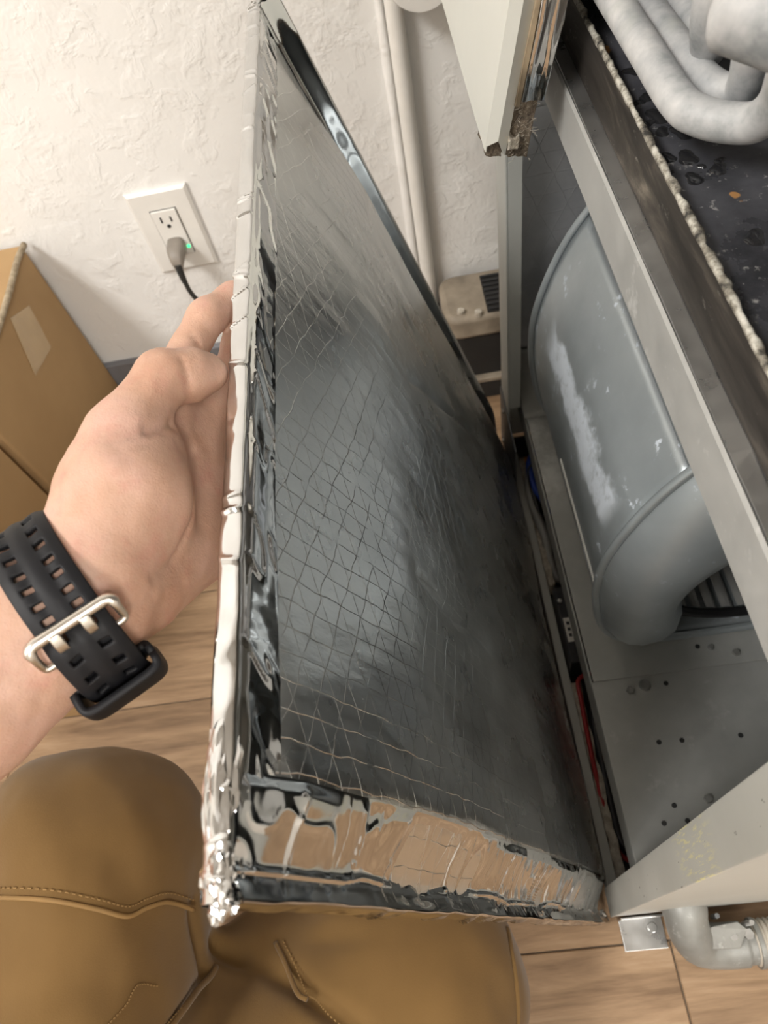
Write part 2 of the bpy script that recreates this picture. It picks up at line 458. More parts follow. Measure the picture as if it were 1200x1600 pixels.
# ---- signed distance helpers
FWD = np.array((-0.08706321, 0.5431701, -0.83509655))
def smin(a, b, k):
    h = np.clip(.5 + .5*(b-a)/k, 0, 1); return b*(1-h) + a*h - k*h*(1-h)
def cone_d(P, a, b, ra, rb, axis=None, sq=1.0):
    a = np.array(a, float); b = np.array(b, float)
    Q = P - a; ba = b - a
    if axis is not None and sq != 1.0:
        ax = np.array(axis, float); ax = ax/np.linalg.norm(ax)
        Q = Q + (Q @ ax)[..., None]*ax*(sq-1); ba = ba + (ba @ ax)*ax*(sq-1)
    t = np.clip((Q @ ba)/max(1e-12, ba @ ba), 0, 1)
    return np.linalg.norm(Q - t[..., None]*ba, axis=-1) - (ra + (rb-ra)*t)
class SDF:
    def __init__(s, prims): s.p = prims     # (a, b, ra, rb, k, axis, sq)
    def __call__(s, P):
        d = None
        for (a, b, ra, rb, k, ax, sq) in s.p:
            e = cone_d(P, a, b, ra, rb, ax, sq)
            d = e if d is None else smin(d, e, k)
        return d
    def grid(s, lo, hi, h):
        lo = np.array(lo); n = np.ceil((np.array(hi)-lo)/h).astype(int) + 1
        D = np.full(n, .06, np.float32)
        for (a, b, ra, rb, k, ax, sq) in s.p:
            m = max(ra, rb) + k + 3*h
            l = np.maximum(0, np.floor((np.minimum(a, b) - m - lo)/h).astype(int)); u = np.minimum(n, np.ceil((np.maximum(a, b) + m - lo)/h).astype(int) + 1)
            if np.any(u <= l): continue
            g = np.stack(np.meshgrid(*[lo[i] + h*np.arange(l[i], u[i]) for i in range(3)], indexing='ij'), -1)
            e = cone_d(g, a, b, ra, rb, ax, sq)
            sl = tuple(slice(l[i], u[i]) for i in range(3))
            D[sl] = smin(D[sl], e, k)
        return D, lo
def surface_nets(D, lo, h):
    s = D < 0; n = D.shape
    c = np.zeros(tuple(x-1 for x in n), np.int8)
    for a in (0, 1):
        for b in (0, 1):
            for g in (0, 1): c += s[a:n[0]-1+a, b:n[1]-1+b, g:n[2]-1+g]
    act = (c > 0) & (c < 8); I = np.argwhere(act); idx = np.full(act.shape, -1, np.int64); idx[act] = np.arange(len(I))
    acc = np.zeros((len(I), 3)); cnt = np.zeros(len(I))
    cor = [(a, b, g) for a in (0, 1) for b in (0, 1) for g in (0, 1)]
    for p in cor:
        for ax in range(3):
            if p[ax]: continue
            q = list(p); q[ax] = 1
            v0 = D[I[:, 0]+p[0], I[:, 1]+p[1], I[:, 2]+p[2]]; v1 = D[I[:, 0]+q[0], I[:, 1]+q[1], I[:, 2]+q[2]]
            m = (v0 < 0) != (v1 < 0); t = v0[m]/(v0[m]-v1[m])
            pos = I[m] + np.array(p, float); pos[:, ax] += t
            acc[m] += pos; cnt[m] += 1
    V = lo + h*acc/cnt[:, None]; F = []
    for ax in range(3):
        o1, o2 = [i for i in range(3) if i != ax]
        sl0 = [slice(None)]*3; sl1 = [slice(None)]*3; sl0[ax] = slice(0, n[ax]-1); sl1[ax] = slice(1, n[ax])
        E = np.argwhere(s[tuple(sl0)] != s[tuple(sl1)])
        E = E[(E[:, o1] > 0) & (E[:, o2] > 0) & (E[:, o1] < n[o1]-1) & (E[:, o2] < n[o2]-1)]
        def at_(d1, d2):
            Q = E.copy(); Q[:, o1] += d1; Q[:, o2] += d2; return idx[Q[:, 0], Q[:, 1], Q[:, 2]]
        q = np.stack([at_(-1, -1), at_(0, -1), at_(0, 0), at_(-1, 0)], 1)
        inside = s[tuple(sl0)][E[:, 0], E[:, 1], E[:, 2]]
        if ax == 1: inside = ~inside
        q[~inside] = q[~inside][:, ::-1]; F.append(q)
    F = np.concatenate(F); return V, F[(F >= 0).all(1)]
def grad(f, P, e=.0006):
    g = np.stack([f(P + np.eye(3)[i]*e) - f(P - np.eye(3)[i]*e) for i in range(3)], -1)
    return g/(np.linalg.norm(g, axis=-1, keepdims=True) + 1e-12)
def to_surface(f, P, off=0.0, it=6):
    P = np.array(P, float)
    for _ in range(it): P = P - grad(f, P)*(f(P)-off)[:, None]*.9
    return P
def prim(a, b, ra, rb, k=.010, ax=None, sq=1.0): return (np.array(a, float), np.array(b, float), ra, rb, k, ax, sq)

# left arm and hand (thumb hooked on the door edge, fingers flat on the door's outer side)
ARM = SDF([
 prim((-0.3313, 0.0156, 0.6133), (-0.3049, 0.0281, 0.6007), 0.0500, 0.0450, 0.030),
 prim((-0.3049, 0.0281, 0.6007), (-0.2519, 0.074, 0.6106), 0.0450, 0.0385, 0.030, FWD, 1.10),
 prim((-0.2519, 0.074, 0.6106), (-0.2045, 0.1019, 0.6119), 0.0385, 0.0335, 0.030, FWD, 1.25),
 prim((-0.2045, 0.1019, 0.6119), (-0.1657, 0.1283, 0.6106), 0.0325, 0.0282, 0.030, FWD, 1.30),
 prim((-0.1657, 0.1283, 0.6106), (-0.1483, 0.1395, 0.6065), 0.0280, 0.0265, 0.020, FWD, 1.25),
 prim((-0.1471, 0.1498, 0.6035), (-0.1238, 0.2554, 0.6075), 0.0185, 0.0120, 0.014),
 prim((-0.1475, 0.1514, 0.5974), (-0.1129, 0.2518, 0.5801), 0.0185, 0.0120, 0.014),
 prim((-0.1464, 0.1529, 0.5911), (-0.1068, 0.2389, 0.5555), 0.0180, 0.0120, 0.014),
 prim((-0.1452, 0.1543, 0.5847), (-0.1055, 0.2219, 0.5359), 0.0175, 0.0125, 0.014),
 prim((-0.1377, 0.1509, 0.5889), (-0.1229, 0.1853, 0.5618), 0.0160, 0.0165, 0.014),
 prim((-0.1455, 0.1546, 0.6161), (-0.1342, 0.1799, 0.617), 0.0195, 0.0255, 0.016),
 prim((-0.1342, 0.1799, 0.617), (-0.1296, 0.2038, 0.6189), 0.0250, 0.0165, 0.012),
 prim((-0.1462, 0.1627, 0.6214), (-0.1338, 0.2034, 0.6298), 0.0155, 0.0142, 0.012),
 prim((-0.1338, 0.2034, 0.6298), (-0.1176, 0.2331, 0.6307), 0.0142, 0.0125, 0.006),
 prim((-0.1176, 0.2331, 0.6307), (-0.1075, 0.2388, 0.6238), 0.0118, 0.0118, 0.004),
 prim((-0.1075, 0.2388, 0.6238), (-0.1002, 0.2421, 0.6198), 0.0116, 0.0088, 0.005),
 prim((-0.1238, 0.2554, 0.6075), (-0.1083, 0.2921, 0.611), 0.0110, 0.0092, 0.006),
 prim((-0.1083, 0.2921, 0.611), (-0.0962, 0.3117, 0.6043), 0.0090, 0.0080, 0.006),
 prim((-0.0962, 0.3117, 0.6043), (-0.0913, 0.3248, 0.5886), 0.0076, 0.0066, 0.006),
 prim((-0.1129, 0.2518, 0.5801), (-0.096, 0.2913, 0.5896), 0.0112, 0.0092, 0.006),
 prim((-0.096, 0.2913, 0.5896), (-0.0873, 0.3147, 0.5792), 0.0090, 0.0080, 0.006),
 prim((-0.0873, 0.3147, 0.5792), (-0.0826, 0.3302, 0.5644), 0.0078, 0.0066, 0.006),
 prim((-0.1068, 0.2389, 0.5555), (-0.0883, 0.275, 0.5617), 0.0108, 0.0090, 0.006),
 prim((-0.0883, 0.275, 0.5617), (-0.0804, 0.297, 0.5503), 0.0088, 0.0078, 0.006),
 prim((-0.0804, 0.297, 0.5503), (-0.0757, 0.3125, 0.5354), 0.0075, 0.0064, 0.006),
 prim((-0.1055, 0.2219, 0.5359), (-0.084, 0.2479, 0.5402), 0.0096, 0.0080, 0.006),
 prim((-0.084, 0.2479, 0.5402), (-0.0745, 0.2637, 0.5326), 0.0078, 0.0068, 0.006),
 prim((-0.0745, 0.2637, 0.5326), (-0.0699, 0.2772, 0.52), 0.0066, 0.0056, 0.006),
])
LEGS = SDF([
 # left leg: knee up
 prim((-.334,.075,.262), (-.326,-.330,.235), .0840, .112, .05),
 prim((-.330,.090,.262), (-.316,.107,.240), .0810, .070, .04),
 prim((-.324,.095,.230), (-.320,-.150,.110), .0720, .060, .05),
 # right leg: knee on the floor
 prim((-.0830,.020,.112), (-.0830,-.040,.122), .0740, .0790, .03),
 prim((-.0900,-.010,.122), (-.205,-.015,.118), .0780, .080, .03),
 prim((-.0850,-.030,.122), (-.215,-.090,.150), .0800, .090, .03),
 prim((-.2000,-.080,.160), (-.250,-.330,.215), .0860, .120, .03),
 prim((-.0850,-.030,.095), (-.120,-.330,.080), .0720, .060, .04),
 prim((-.330,-.360,.230), (-.200,-.360,.230), .125, .125, .05),
])
# ---------------------------------------------------------------- the room
X0, X1, Y0, Y1, ZC = -2.4, 1.9, -2.6, 0.85, 2.6
floor = setp(box('floor', X0, X1, Y0, Y1, -0.06, -0.0025, M['grout'], bevel=0), kind='structure')
PW, PL, GAP = 0.155, 0.62, 0.0016
def plank_mesh(length, width, nm):
    mb = MB().box(0, length - GAP, 0, width - GAP, -0.008, 0.0)
    me = bpy.data.meshes.new(nm); me.from_pydata(mb.v, [], mb.f); me.update(); me.materials.append(M['wood'])
    bm = bmesh.new(); bm.from_mesh(me)
    ed = [e for e in bm.edges if all(v.co.z > -.001 for v in e.verts)]
    bmesh.ops.bevel(bm, geom=ed, offset=.0009, segments=1, affect='EDGES')
    bmesh.ops.recalc_face_normals(bm, faces=bm.faces); bm.to_mesh(me); bm.free(); return me
full = plank_mesh(PL, PW, 'plank')
k0 = int(math.floor((Y0 - .0015) / PW))
rowoff = {-1: .153, 0: -.13, 1: .02, 2: -.27}
k = k0
while .0015 + k*PW < Y1 - .004:
    ya = max(.0015 + k*PW, Y0); yb = min(.0015 + (k+1)*PW, Y1)
    off = rowoff.get(k, random.uniform(0, PL))
    x = off - PL*math.ceil((off - X0)/PL)
    while x < X1:
        xa, xb = max(x, X0), min(x + PL, X1)
        if xb - xa > .01:
            me = full if (abs(xb-xa-PL) < 1e-6 and abs(yb-ya-PW) < 1e-6) else plank_mesh(xb-xa, yb-ya, 'plank_cut')
            o = bpy.data.objects.new('plank', me); o.location = (xa + GAP/2, ya + GAP/2, 0); COL.objects.link(o); o.parent = floor
        x += PL
    k += 1
setp(box('wall_back', X0, X1, Y1, Y1+.1, -.06, ZC, M['wall'], bevel=0), kind='structure')
setp(box('wall_left', X0-.1, X0, Y0, Y1+.1, -.06, ZC, M['roomwall'], bevel=0), kind='structure')
setp(box('wall_right', X1, X1+.1, Y0, Y1+.1, -.06, ZC, M['roomwall'], bevel=0), kind='structure')
setp(box('wall_front', X0-.1, X1+.1, Y0-.1, Y0, -.06, ZC, M['roomwall'], bevel=0), kind='structure')
setp(box('ceiling', X0-.1, X1+.1, Y0-.1, Y1+.1, ZC, ZC+.08, M['ceil'], bevel=0), kind='structure')
setp(box('baseboard_back', X0, X1, Y1-.012, Y1, 0, .104, M['base'], bevel=.002), kind='structure')
for i, (l, w_, h_, e_) in enumerate(LIGHTS):
    t = empty('ceiling_light', (l[0], l[1], ZC), ['white rectangular ceiling light nearer the cardboard boxes', 'white rectangular ceiling light farther from the wall outlet'][i], 'ceiling light', 'ceiling lights')
    fr = MB()
    a, b = w_/2, h_/2
    for q in ((-a-.03, a+.03, -b-.03, -b), (-a-.03, a+.03, b, b+.03), (-a-.03, -a, -b, b), (a, a+.03, -b, b)):
        fr.box(l[0]+q[0], l[0]+q[1], l[1]+q[2], l[1]+q[3], ZC-.03, ZC)
    fr.build('frame', M['white'], t)
    box('diffuser', l[0]-a, l[0]+a, l[1]-b, l[1]+b, ZC-.02, ZC-.002, M['diffuser'], t, bevel=0)

# ---------------------------------------------------------------- wall outlet, plug and cord
t = empty('wall_outlet', (-.3015, .85, .3075), 'white two-socket wall outlet with a rectangular cover plate on plaster wall', 'outlet')
ox, oz = -.3015, .3075
pl = MB()
w2, h2 = .041, .0605
v = []
for (dx, dy) in ((0, 0), (0, .003), (.004, .006)):
    for sx, sz in ((-1, -1), (1, -1), (1, 1), (-1, 1)):
        v.append((ox + sx*(w2-dx), .8495 - dy, oz + sz*(h2-dx)))
f = []
for a in (0, 4):
    for i in range(4): f.append((a+i, a+(i+1) % 4, a+4+(i+1) % 4, a+4+i))
f.append((8, 9, 10, 11)); f.append((3, 2, 1, 0))
pl.add(v, f); pl.build('cover_plate', M['white'], t)
box('receptacle_gap', ox-.0178, ox+.0178, .8432, .8445, oz-.0345, oz+.0345, M['slot'], t, bevel=0)
rc = box('receptacle', ox-.0168, ox+.0168, .8405, .8443, oz-.0335, oz+.0335, M['white'], t, bevel=.001)
for sz in (1, -1):
    cz = oz + sz*.0175
    box('blade_slot', ox-.0075, ox-.0055, .8398, .8412, cz, cz+.008, M['slot'], rc, bevel=0)
    box('blade_slot', ox+.0055, ox+.0075, .8398, .8412, cz, cz+.007, M['slot'], rc, bevel=0)
    MB().cyl((ox, .8412, cz-.006), (ox, .8398, cz-.006), .0026, 14).build('ground_hole', M['slot'], rc)
for sz in (1, -1):
    MB().cyl((ox, .8442, oz+sz*.047), (ox, .8432, oz+sz*.047), .003, 14).build('screw', M['white'], t)
MB().cyl((ox+.0135, .8412, oz-.022), (ox+.0135, .8392, oz-.022), .0022, 14).build('indicator_light', M['led'], t)
t = empty('power_plug', (ox, .83, oz-.02), 'grey-brown power plug with dark cord in the lower socket', 'plug')
px_, pz_ = ox-.001, oz-.0165
sec = [(.8405, .0115, .0095, 0), (.826, .0115, .0095, 0), (.818, .0105, .009, -.001), (.811, .0085, .0075, -.005), (.807, .006, .006, -.010)]
v = []; f = []; n = 16
for (yy, rx, rz, dz) in sec:
    for i in range(n):
        a = 2*math.pi*i/n; c, s = math.cos(a), math.sin(a)
        v.append((px_ + rx*abs(c)**.6*(1 if c > 0 else -1), yy, pz_ + dz + rz*1.15*abs(s)**.6*(1 if s > 0 else -1)))
for a in range(len(sec)-1):
    for i in range(n): f.append((a*n+i, a*n+(i+1) % n, (a+1)*n+(i+1) % n, (a+1)*n+i))
f.append(tuple(range(n))); f.append(tuple((len(sec)-1)*n+i for i in range(n)))
mesh('plug_body', v, f, M['plug'], t, smooth=True, angle=40)
cp = spline([(px_, .809, pz_-.008), (px_, .805, pz_-.02), (px_, .804, pz_-.032)], 4)
sr = MB()
for i, p in enumerate(cp): sr.cyl((p[0], p[1], p[2]), (p[0], p[1]+.0003, p[2]-.0022), .0052 - .0002*i, 12)
sr.build('strain_relief', M['cord'], t)
MB().tube(spline([(px_, .8045, pz_-.03), (-.300, .803, .235), (-.283, .80, .196), (-.245, .79, .145), (-.19, .77, .09), (-.13, .76, .03), (-.10, .76, .006), (.0, .77, .005)], 8), .0032, 10).build('cord', M['cord'], t, smooth=True)

# ---------------------------------------------------------------- cardboard boxes
def carton(name, label, x0, x1, y0, y1, h, seam=True, tape=True):
    t = empty(name, ((x0+x1)/2, (y0+y1)/2, 0), label, 'box', 'cardboard boxes by the wall')
    box('carton_body', x0, x1, y0, y1, 0.0008, h-.005, M['card'], t, bevel=.003)
    ym = (x0+x1)/2
    box('top_flap', x0-.001, ym-.001, y0, y1, h-.0048, h, M['card'], t, bevel=.001)
    box('top_flap', ym+.001, x1+.001, y0, y1, h-.0048, h, M['card'], t, bevel=.001)
    box('packing_tape', ym-.025, ym+.025, y0-.0006, y1+.0006, h, h+.0006, M['tapeclear'], t, bevel=0)
    return t
b1 = carton('cardboard_box', 'brown cardboard box against plaster wall with a tape patch', -.95, -.497, .556, .836, .335)
v = [(-.4966, .7141, .319), (-.4966, .7643, .2956), (-.4966, .7465, .2375), (-.4966, .6788, .2524)]
v = v + [(p[0]+.0006, p[1], p[2]) for p in v]
mesh('tape_patch', v, [(0,1,2,3),(4,5,6,7),(0,1,5,4),(1,2,6,5),(2,3,7,6),(3,0,4,7)], M['tapeclear'], b1)
MB().tube(spline([(-.497, .842, .332), (-.4945, .80, .337), (-.493, .74, .336), (-.4955, .68, .333), (-.494, .60, .336)], 6), .004, 8).build('twine', M['twine'], b1, smooth=True)
carton('cardboard_box', 'lighter cardboard box in front, half hidden behind the forearm', -.98, -.501, .31, .546, .30)
# ---------------------------------------------------------------- conduit and junction box
t = empty('wall_conduit', (.027, .838, .0), 'white painted conduit pipe running down the plaster wall', 'pipe')
MB().cyl((.0265, .838, .012), (.0265, .838, 2.4), .0098, 20).build('pipe', M['pipe'], t, smooth=True, angle=50)
mb = MB(); ys = np.linspace(.012, 2.3, 90)
mb.tube([(.0115 + .0012*float(vnoise(z*14, 3)), .8495, z) for z in ys], [.0055 + .001*float(vnoise(z*20, 9)) for z in ys], 10)
mb.build('caulk_bead', M['wall'], t, smooth=True)
MB().box(.010, .043, .846, .8497, 1.2, 1.218).build('pipe_strap', M['bright'], t)
t = empty('junction_box', (.056, .85, .555), 'round white junction box high on the wall beside the conduit', 'junction box')
MB().cyl((.056, .8497, .553), (.056, .812, .553), .036, 36).build('box_body', M['white'], t, smooth=True, angle=50)
MB().cyl((.056, .8118, .553), (.056, .806, .553), .039, 36, .037).build('cover', M['white'], t, smooth=True, angle=30)

# ---------------------------------------------------------------- dusty pump on its plinth
t = empty('pump_plinth', (.08, .79, 0), 'low plinth with beige top and front blackened as shadow under the dusty pump', 'plinth')
box('plinth_body', -.02, .30, .735, .832, 0.0005, .036, M['blackmat'], t, bevel=.001)  # black colour stands for the shadow on the front face under the top
box('plinth_top', -.022, .302, .733, .834, .036, .045, M['pump'], t, bevel=.002)
t = empty('condensate_pump', (.10, .79, .045), 'dusty beige pump box with rounded corner behind the furnace corner', 'pump')
def rounded_box(x0, x1, y0, y1, z0, z1, r, n=6):
    pts = []
    for cx, cy, a0 in ((x1-r, y1-r, 0), (x0+r, y1-r, 90), (x0+r, y0+r, 180), (x1-r, y0+r, 270)):
        for i in range(n+1):
            a = math.radians(a0 + 90*i/n); pts.append((cx + r*math.cos(a), cy + r*math.sin(a)))
    m = len(pts); v = [(p[0], p[1], z0) for p in pts] + [(p[0], p[1], z1) for p in pts]
    f = [tuple(range(m-1, -1, -1)), tuple(range(m, 2*m))] + [(i, (i+1) % m, m+(i+1) % m, m+i) for i in range(m)]
    return v, f
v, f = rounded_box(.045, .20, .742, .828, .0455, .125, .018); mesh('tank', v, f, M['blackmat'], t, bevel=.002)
v, f = rounded_box(.038, .206, .737, .832, .125, .165, .022); mesh('lid', v, f, M['pump'], t, bevel=.008, seg=3, smooth=True, angle=50)
for i in range(8):
    box('vent_fin', .100, .135, .745+i*.0095, .749+i*.0095, .1655, .1685, M['black'], t, bevel=0)
box('vent_recess', .098, .137, .742, .818, .1648, .1662, M['blackmat'], t, bevel=0)
for q in ((.062, .75), (.085, .742)):
    MB().cyl((q[0], q[1], .164), (q[0], q[1], .171), .005, 12).build('port', M['fibw'], t)
rr = random.Random(3)
for i in range(7):
    x_, y_ = rr.uniform(.0, .036), rr.uniform(.742, .80); s = rr.uniform(.003, .007)
    vv = [(x_ + s*math.cos(a)*rr.uniform(.6, 1), y_ + s*math.sin(a)*rr.uniform(.6, 1), .0452) for a in np.linspace(0, 5.2, 6)]
    vv += [(x_, y_, .0452 + s*.8)]
    o = mesh('debris_flake', vv, [(0,1,2,3,4,5)] + [(i_, (i_+1) % 6, 6) for i_ in range(6)], M['fibw'])
    setp(o, 'small pale debris flake on the plinth beside the pump', 'debris', 'debris flakes beside the pump')

# ---------------------------------------------------------------- furnace cabinet
FX0, FX1, FY0, FY1, FH = .100, .78, .0250, .650, 1.35
F = empty('furnace', (.44, .34, 0), 'open grey-green furnace cabinet with its lower door off', 'furnace')
# near side: thin sheet with a folded front flange
ns = box('near_side_panel', FX0+.0012, FX1, FY0, FY0+.0035, .030, FH, M['paint'], F, bevel=.0006)
box('near_flange', FX0, FX0+.0022, FY0, FY0+.0265, .012, FH, M['flange'], F, bevel=.0008)
box('near_flange_return', FX0+.0022, FX0+.020, FY0+.0245, FY0+.0265, .012, FH, M['paint'], F, bevel=.0005)
# far side
box('far_side_panel', FX0+.001, FX1, FY1-.004, FY1, .012, FH, M['paint'], F, bevel=.0008)
box('far_flange', FX0, FX0+.0025, FY1-.052, FY1, .012, FH, M['paint'], F, bevel=.0008)
box('far_flange_return', FX0+.0025, FX0+.016, FY1-.052, FY1-.0495, .128, FH, M['paint'], F, bevel=.0005)
cp_ = box('corner_plate', FX0-.0022, FX0-.0002, FY1-.115, FY1-.001, .010, .118, M['corner'], F, bevel=.0006)
for q in ((.62, .10), (.625, .03)): MB().cyl((FX0-.0022, q[0], q[1]), (FX0-.005, q[0], q[1]), .004, 6).build('screw', M['bright'], cp_)
box('back_panel', FX1-.004, FX1, FY0, FY1, .012, FH, M['paint'], F, bevel=.0008)
box('top_panel', FX0, FX1, FY0, FY1, FH, FH+.003, M['paint'], F, bevel=.0008)
box('insulation_lining', FX0+.02, FX1-.006, FY1-.018, FY1-.006, .126, FH-.01, M['lining'], F, bevel=.002)
# base
box('base_rail', FX0+.002, FX0+.012, FY0+.027, FY1-.053, .002, .030, M['paint'], F, bevel=.001)
box('base_pan', FX0+.0125, FX1-.006, FY0+.0275, FY1-.006, .004, .007, M['blackmat'], F, bevel=0)
box('base_rail', FX0+.02, FX1, FY0+.001, FY0+.020, .004, .0285, M['offwhite'], F, bevel=.001)
# blower deck
bd = box('blower_deck', .1215, FX1-.006, .228, FY1-.019, .1215, .1255, M['deckox'], F, bevel=.0006)
bd2 = box('blower_deck', .1190, FX1-.006, FY0+.0275, .2279, .1203, .1243, M['deck'], F, bevel=.0004)
box('deck_lip', .1190, .1212, FY0+.0275, FY1-.019, .085, .1193, M['deck'], F, bevel=.0005)
mb = MB(); n = 8
pr = [(FY1-.020 - .05*(1-math.sin(math.pi/2*i/n)), .1258 + .075*(1-math.cos(math.pi/2*i/n))) for i in range(n+1)]
v = [(.118, p[0], p[1]) for p in pr] + [(.40, p[0], p[1]) for p in pr]
mesh('deck_upstand', v, [(i, i+1, n+2+i, n+1+i) for i in range(n)], M['deck'], F, smooth=True).modifiers.new('s', 'SOLIDIFY').thickness = .0015
for (hx, hy) in ((.1681,.1617),(.1896,.1609),(.2438,.159),(.1654,.1046),(.1522,.0907),(.1732,.0906),(.191,.2172),(.2322,.2502)):
    top = .1258 if hy > .227 else .1246
    MB().cyl((hx, hy, top-.0004), (hx, hy, top+.0002), .0024, 12).build('deck_hole', M['slot'], bd2 if hy < .227 else bd)
for (hx, hy, r_) in ((.1966,.1067,.0042),(.1704,.218,.006),(.155,.2148,.0045),(.2663,.2384,.004),(.2439,.2471,.003)):
    top = .1255 if hy > .227 else .1243
    MB().cyl((hx, hy, top), (hx, hy, top+.0035), r_, 6 if r_ < .005 else 18, r_*.85).build('bolt_head', M['cast'], bd2 if hy < .227 else bd)
# upper deck: lip, flange, grimy pan side, black pan floor
def sweep(name, prof, y0, y1, mat, thick=.0016, ny=60, amp=0.0, smooth=False):
    ys = np.linspace(y0, y1, ny); P = np.zeros((ny, len(prof), 3))
    for j, (a, b) in enumerate(prof):
        P[:, j, 0] = a + (amp*vnoise(ys*40, j*1.7, 0, 5) if amp else 0); P[:, j, 1] = ys
        P[:, j, 2] = b + (amp*vnoise(ys*37, j*2.3, 9, 6) if amp else 0)
    o = grid_mesh(name, P, mat, F, smooth=smooth); s = o.modifiers.new('s', 'SOLIDIFY'); s.thickness = thick; s.offset = 0
    return o
DY0, DY1 = FY0+.0275, FY1-.019
sweep('deck_face', [(.120, .579), (.1115, .578), (.1100, .580), (.1100, .6115), (.1112, .613)], DY0, DY1, M['lip'])
sweep('deck_flange', [(.1110, .6145), (.1195, .6152)], DY0, DY1, M['bright'], .0014, 80, .0003)
sweep('pan_side', [(.1195, .6165), (.1212, .630), (.1228, .6425)], DY0, DY1, M['pans'], .0014)
P = np.zeros((300, 5, 3)); ys = np.linspace(DY0, DY1, 300); wd = 1 + .55*vnoise(ys*120, 1.0, 0, 3) + .4*vnoise(ys*310, 5.0, 0, 4)
for j, (a, b) in enumerate([(-.0004, -.0012), (0, .0002), (.0008, .0004), (.0015, .0001), (.0018, -.0055)]):
    P[:, j, 0] = .1226 + a*wd; P[:, j, 1] = ys; P[:, j, 2] = .6428 + b + .0003*vnoise(ys*190, j, 4, 8)
def m_rim():
    t = NT('corroded_rim', .75, 0, (.4,.38,.33)); v = t.coord(); n_ = t.noise(v, 75, 5, .7)
    t.col(t.ramp(n_, [(.38, (.03,.028,.025)), (.47, (.24,.22,.18)), (.55, (.50,.48,.42)), (.7, (.78,.76,.70))])); t.bump(n_, .5, .001); return t.m
grid_mesh('pan_rim', P, m_rim(), F, smooth=True).modifiers.new('s', 'SOLIDIFY').thickness = .0008
pf = box('pan_floor', .1235, FX1-.006, DY0, DY1, .629, .6325, M['panf'], F, bevel=0)
# water drops, wet blotches of irregular outline
rr = random.Random(5)
drops = [(.146,.3384,.006),(.1333,.320,.004),(.1416,.3171,.0055),(.1519,.3044,.0045),(.1393,.3002,.0045),(.1501,.2524,.005),(.1543,.310,.0028),(.1388,.4029,.005),(.1381,.3757,.004),(.1391,.3561,.0065),(.1365,.342,.004),(.1335,.352,.003),(.1455,.3085,.002),(.133,.372,.003)]
for (dx, dy, r_) in drops:
    n = 18; ph = rr.uniform(0, 6); v = []; 
    ring = [(r_*(1 + .22*math.sin(2*a+ph) + .13*math.sin(3*a+2*ph)), a) for a in [2*math.pi*i/n for i in range(n)]]
    for s, hz in ((1, 0), (.82, .0004), (.45, .0006)):
        v += [(dx + q*s*math.cos(a), dy + q*s*math.sin(a), .6325 + hz) for q, a in ring]
    v.append((dx, dy, .6325+.0007)); f = []
    for k_ in range(2):
        for i in range(n): f.append((k_*n+i, k_*n+(i+1) % n, (k_+1)*n+(i+1) % n, (k_+1)*n+i))
    f += [(2*n+i, 2*n+(i+1) % n, 3*n) for i in range(n)]
    mesh('water_drop', v, f, M['water'], F, smooth=True)

# ---------------------------------------------------------------- tubes in the upper compartment
t = empty('heat_exchanger', (.15, .34, .633), 'pale grey bent exchanger tubes above the black pan', 'tubes')
tubes = [
 [(.1300,.60,.657),(.1309,.4253,.66),(.1317,.3676,.66),(.1327,.3198,.66),(.1380,.3060,.6595),(.1470,.2960,.660),(.1545,.2870,.664),(.1570,.2790,.676),(.1560,.2760,.692),(.1600,.2800,.715),(.168,.300,.735),(.172,.36,.742),(.172,.60,.742)],
 [(.1470,.60,.655),(.1481,.4297,.655),(.1500,.3650,.655),(.1525,.3390,.6545),(.1585,.3290,.654),(.1625,.3220,.658),(.1610,.3180,.672),(.1560,.3150,.690),(.1560,.3200,.71),(.160,.345,.728),(.162,.40,.732),(.162,.60,.732)],
 [(.1655,.60,.655),(.1659,.4210,.655),(.1640,.3850,.655),(.1600,.3640,.657),(.1560,.3530,.664),(.1510,.3460,.678),(.1480,.3430,.695),(.149,.352,.715),(.152,.39,.724),(.152,.60,.724)]]
for q in tubes:
    MB().tube(spline(q, 7), .0083, 18).build('tube', M['tube'], t, smooth=True)
for q in ((.30,.66),(.36,.66),(.42,.66),(.24,.66)):
    MB().tube(spline([(q[0],.60,q[1]),(q[0],.30,q[1]),(q[0],.272,q[1]+.01),(q[0],.268,q[1]+.035),(q[0],.30,q[1]+.07),(q[0],.60,q[1]+.08)], 7), .0083, 12).build('tube', M['tube'], t, smooth=True)
MB().tube(spline([(.116,.262,.726),(.127,.250,.724),(.140,.238,.722),(.165,.222,.722),(.22,.214,.724),(.34,.212,.726)], 6), [.006, .011]+[.0135]*29, 20).build('header_tube', M['tube'], t, smooth=True)
box('tube_sheet', .115, .50, .600, .606, .633, .80, M['deck'], t, bevel=.001)

# ---------------------------------------------------------------- blower
B = empty('blower', (.29, .40, .1255), 'grey galvanised blower scroll with white chalky streak inside the furnace', 'blower')
prof = spline([(.166,.436),(.143,.3937),(.126,.341),(.1205,.298),(.123,.246),(.135,.186),(.158,.148),(.195,.134),(.26,.133),(.33,.140),(.40,.175),(.445,.24),(.46,.32),(.46,.45),(.46,.560),(.31,.560),(.265,.535),(.21,.490)], 6, closed=True)
pr = np.array(prof); npf = len(pr); ctr = np.array((.272, .275))
BY0, BY1 = .262, .552
ys = np.linspace(BY0+.002, BY1-.002, 30)
P = np.zeros((len(ys), npf+1, 3))
for j in range(npf+1):
    P[:, j, 0] = pr[j % npf, 0]; P[:, j, 2] = pr[j % npf, 1]; P[:, j, 1] = ys
grid_mesh('scroll_wrap', P, M['blower'], B).modifiers.new('s', 'SOLIDIFY').thickness = .0012
def out(o_):
    d = pr - ctr; L_ = np.linalg.norm(d, axis=1)[:, None]; return pr + d/L_*o_
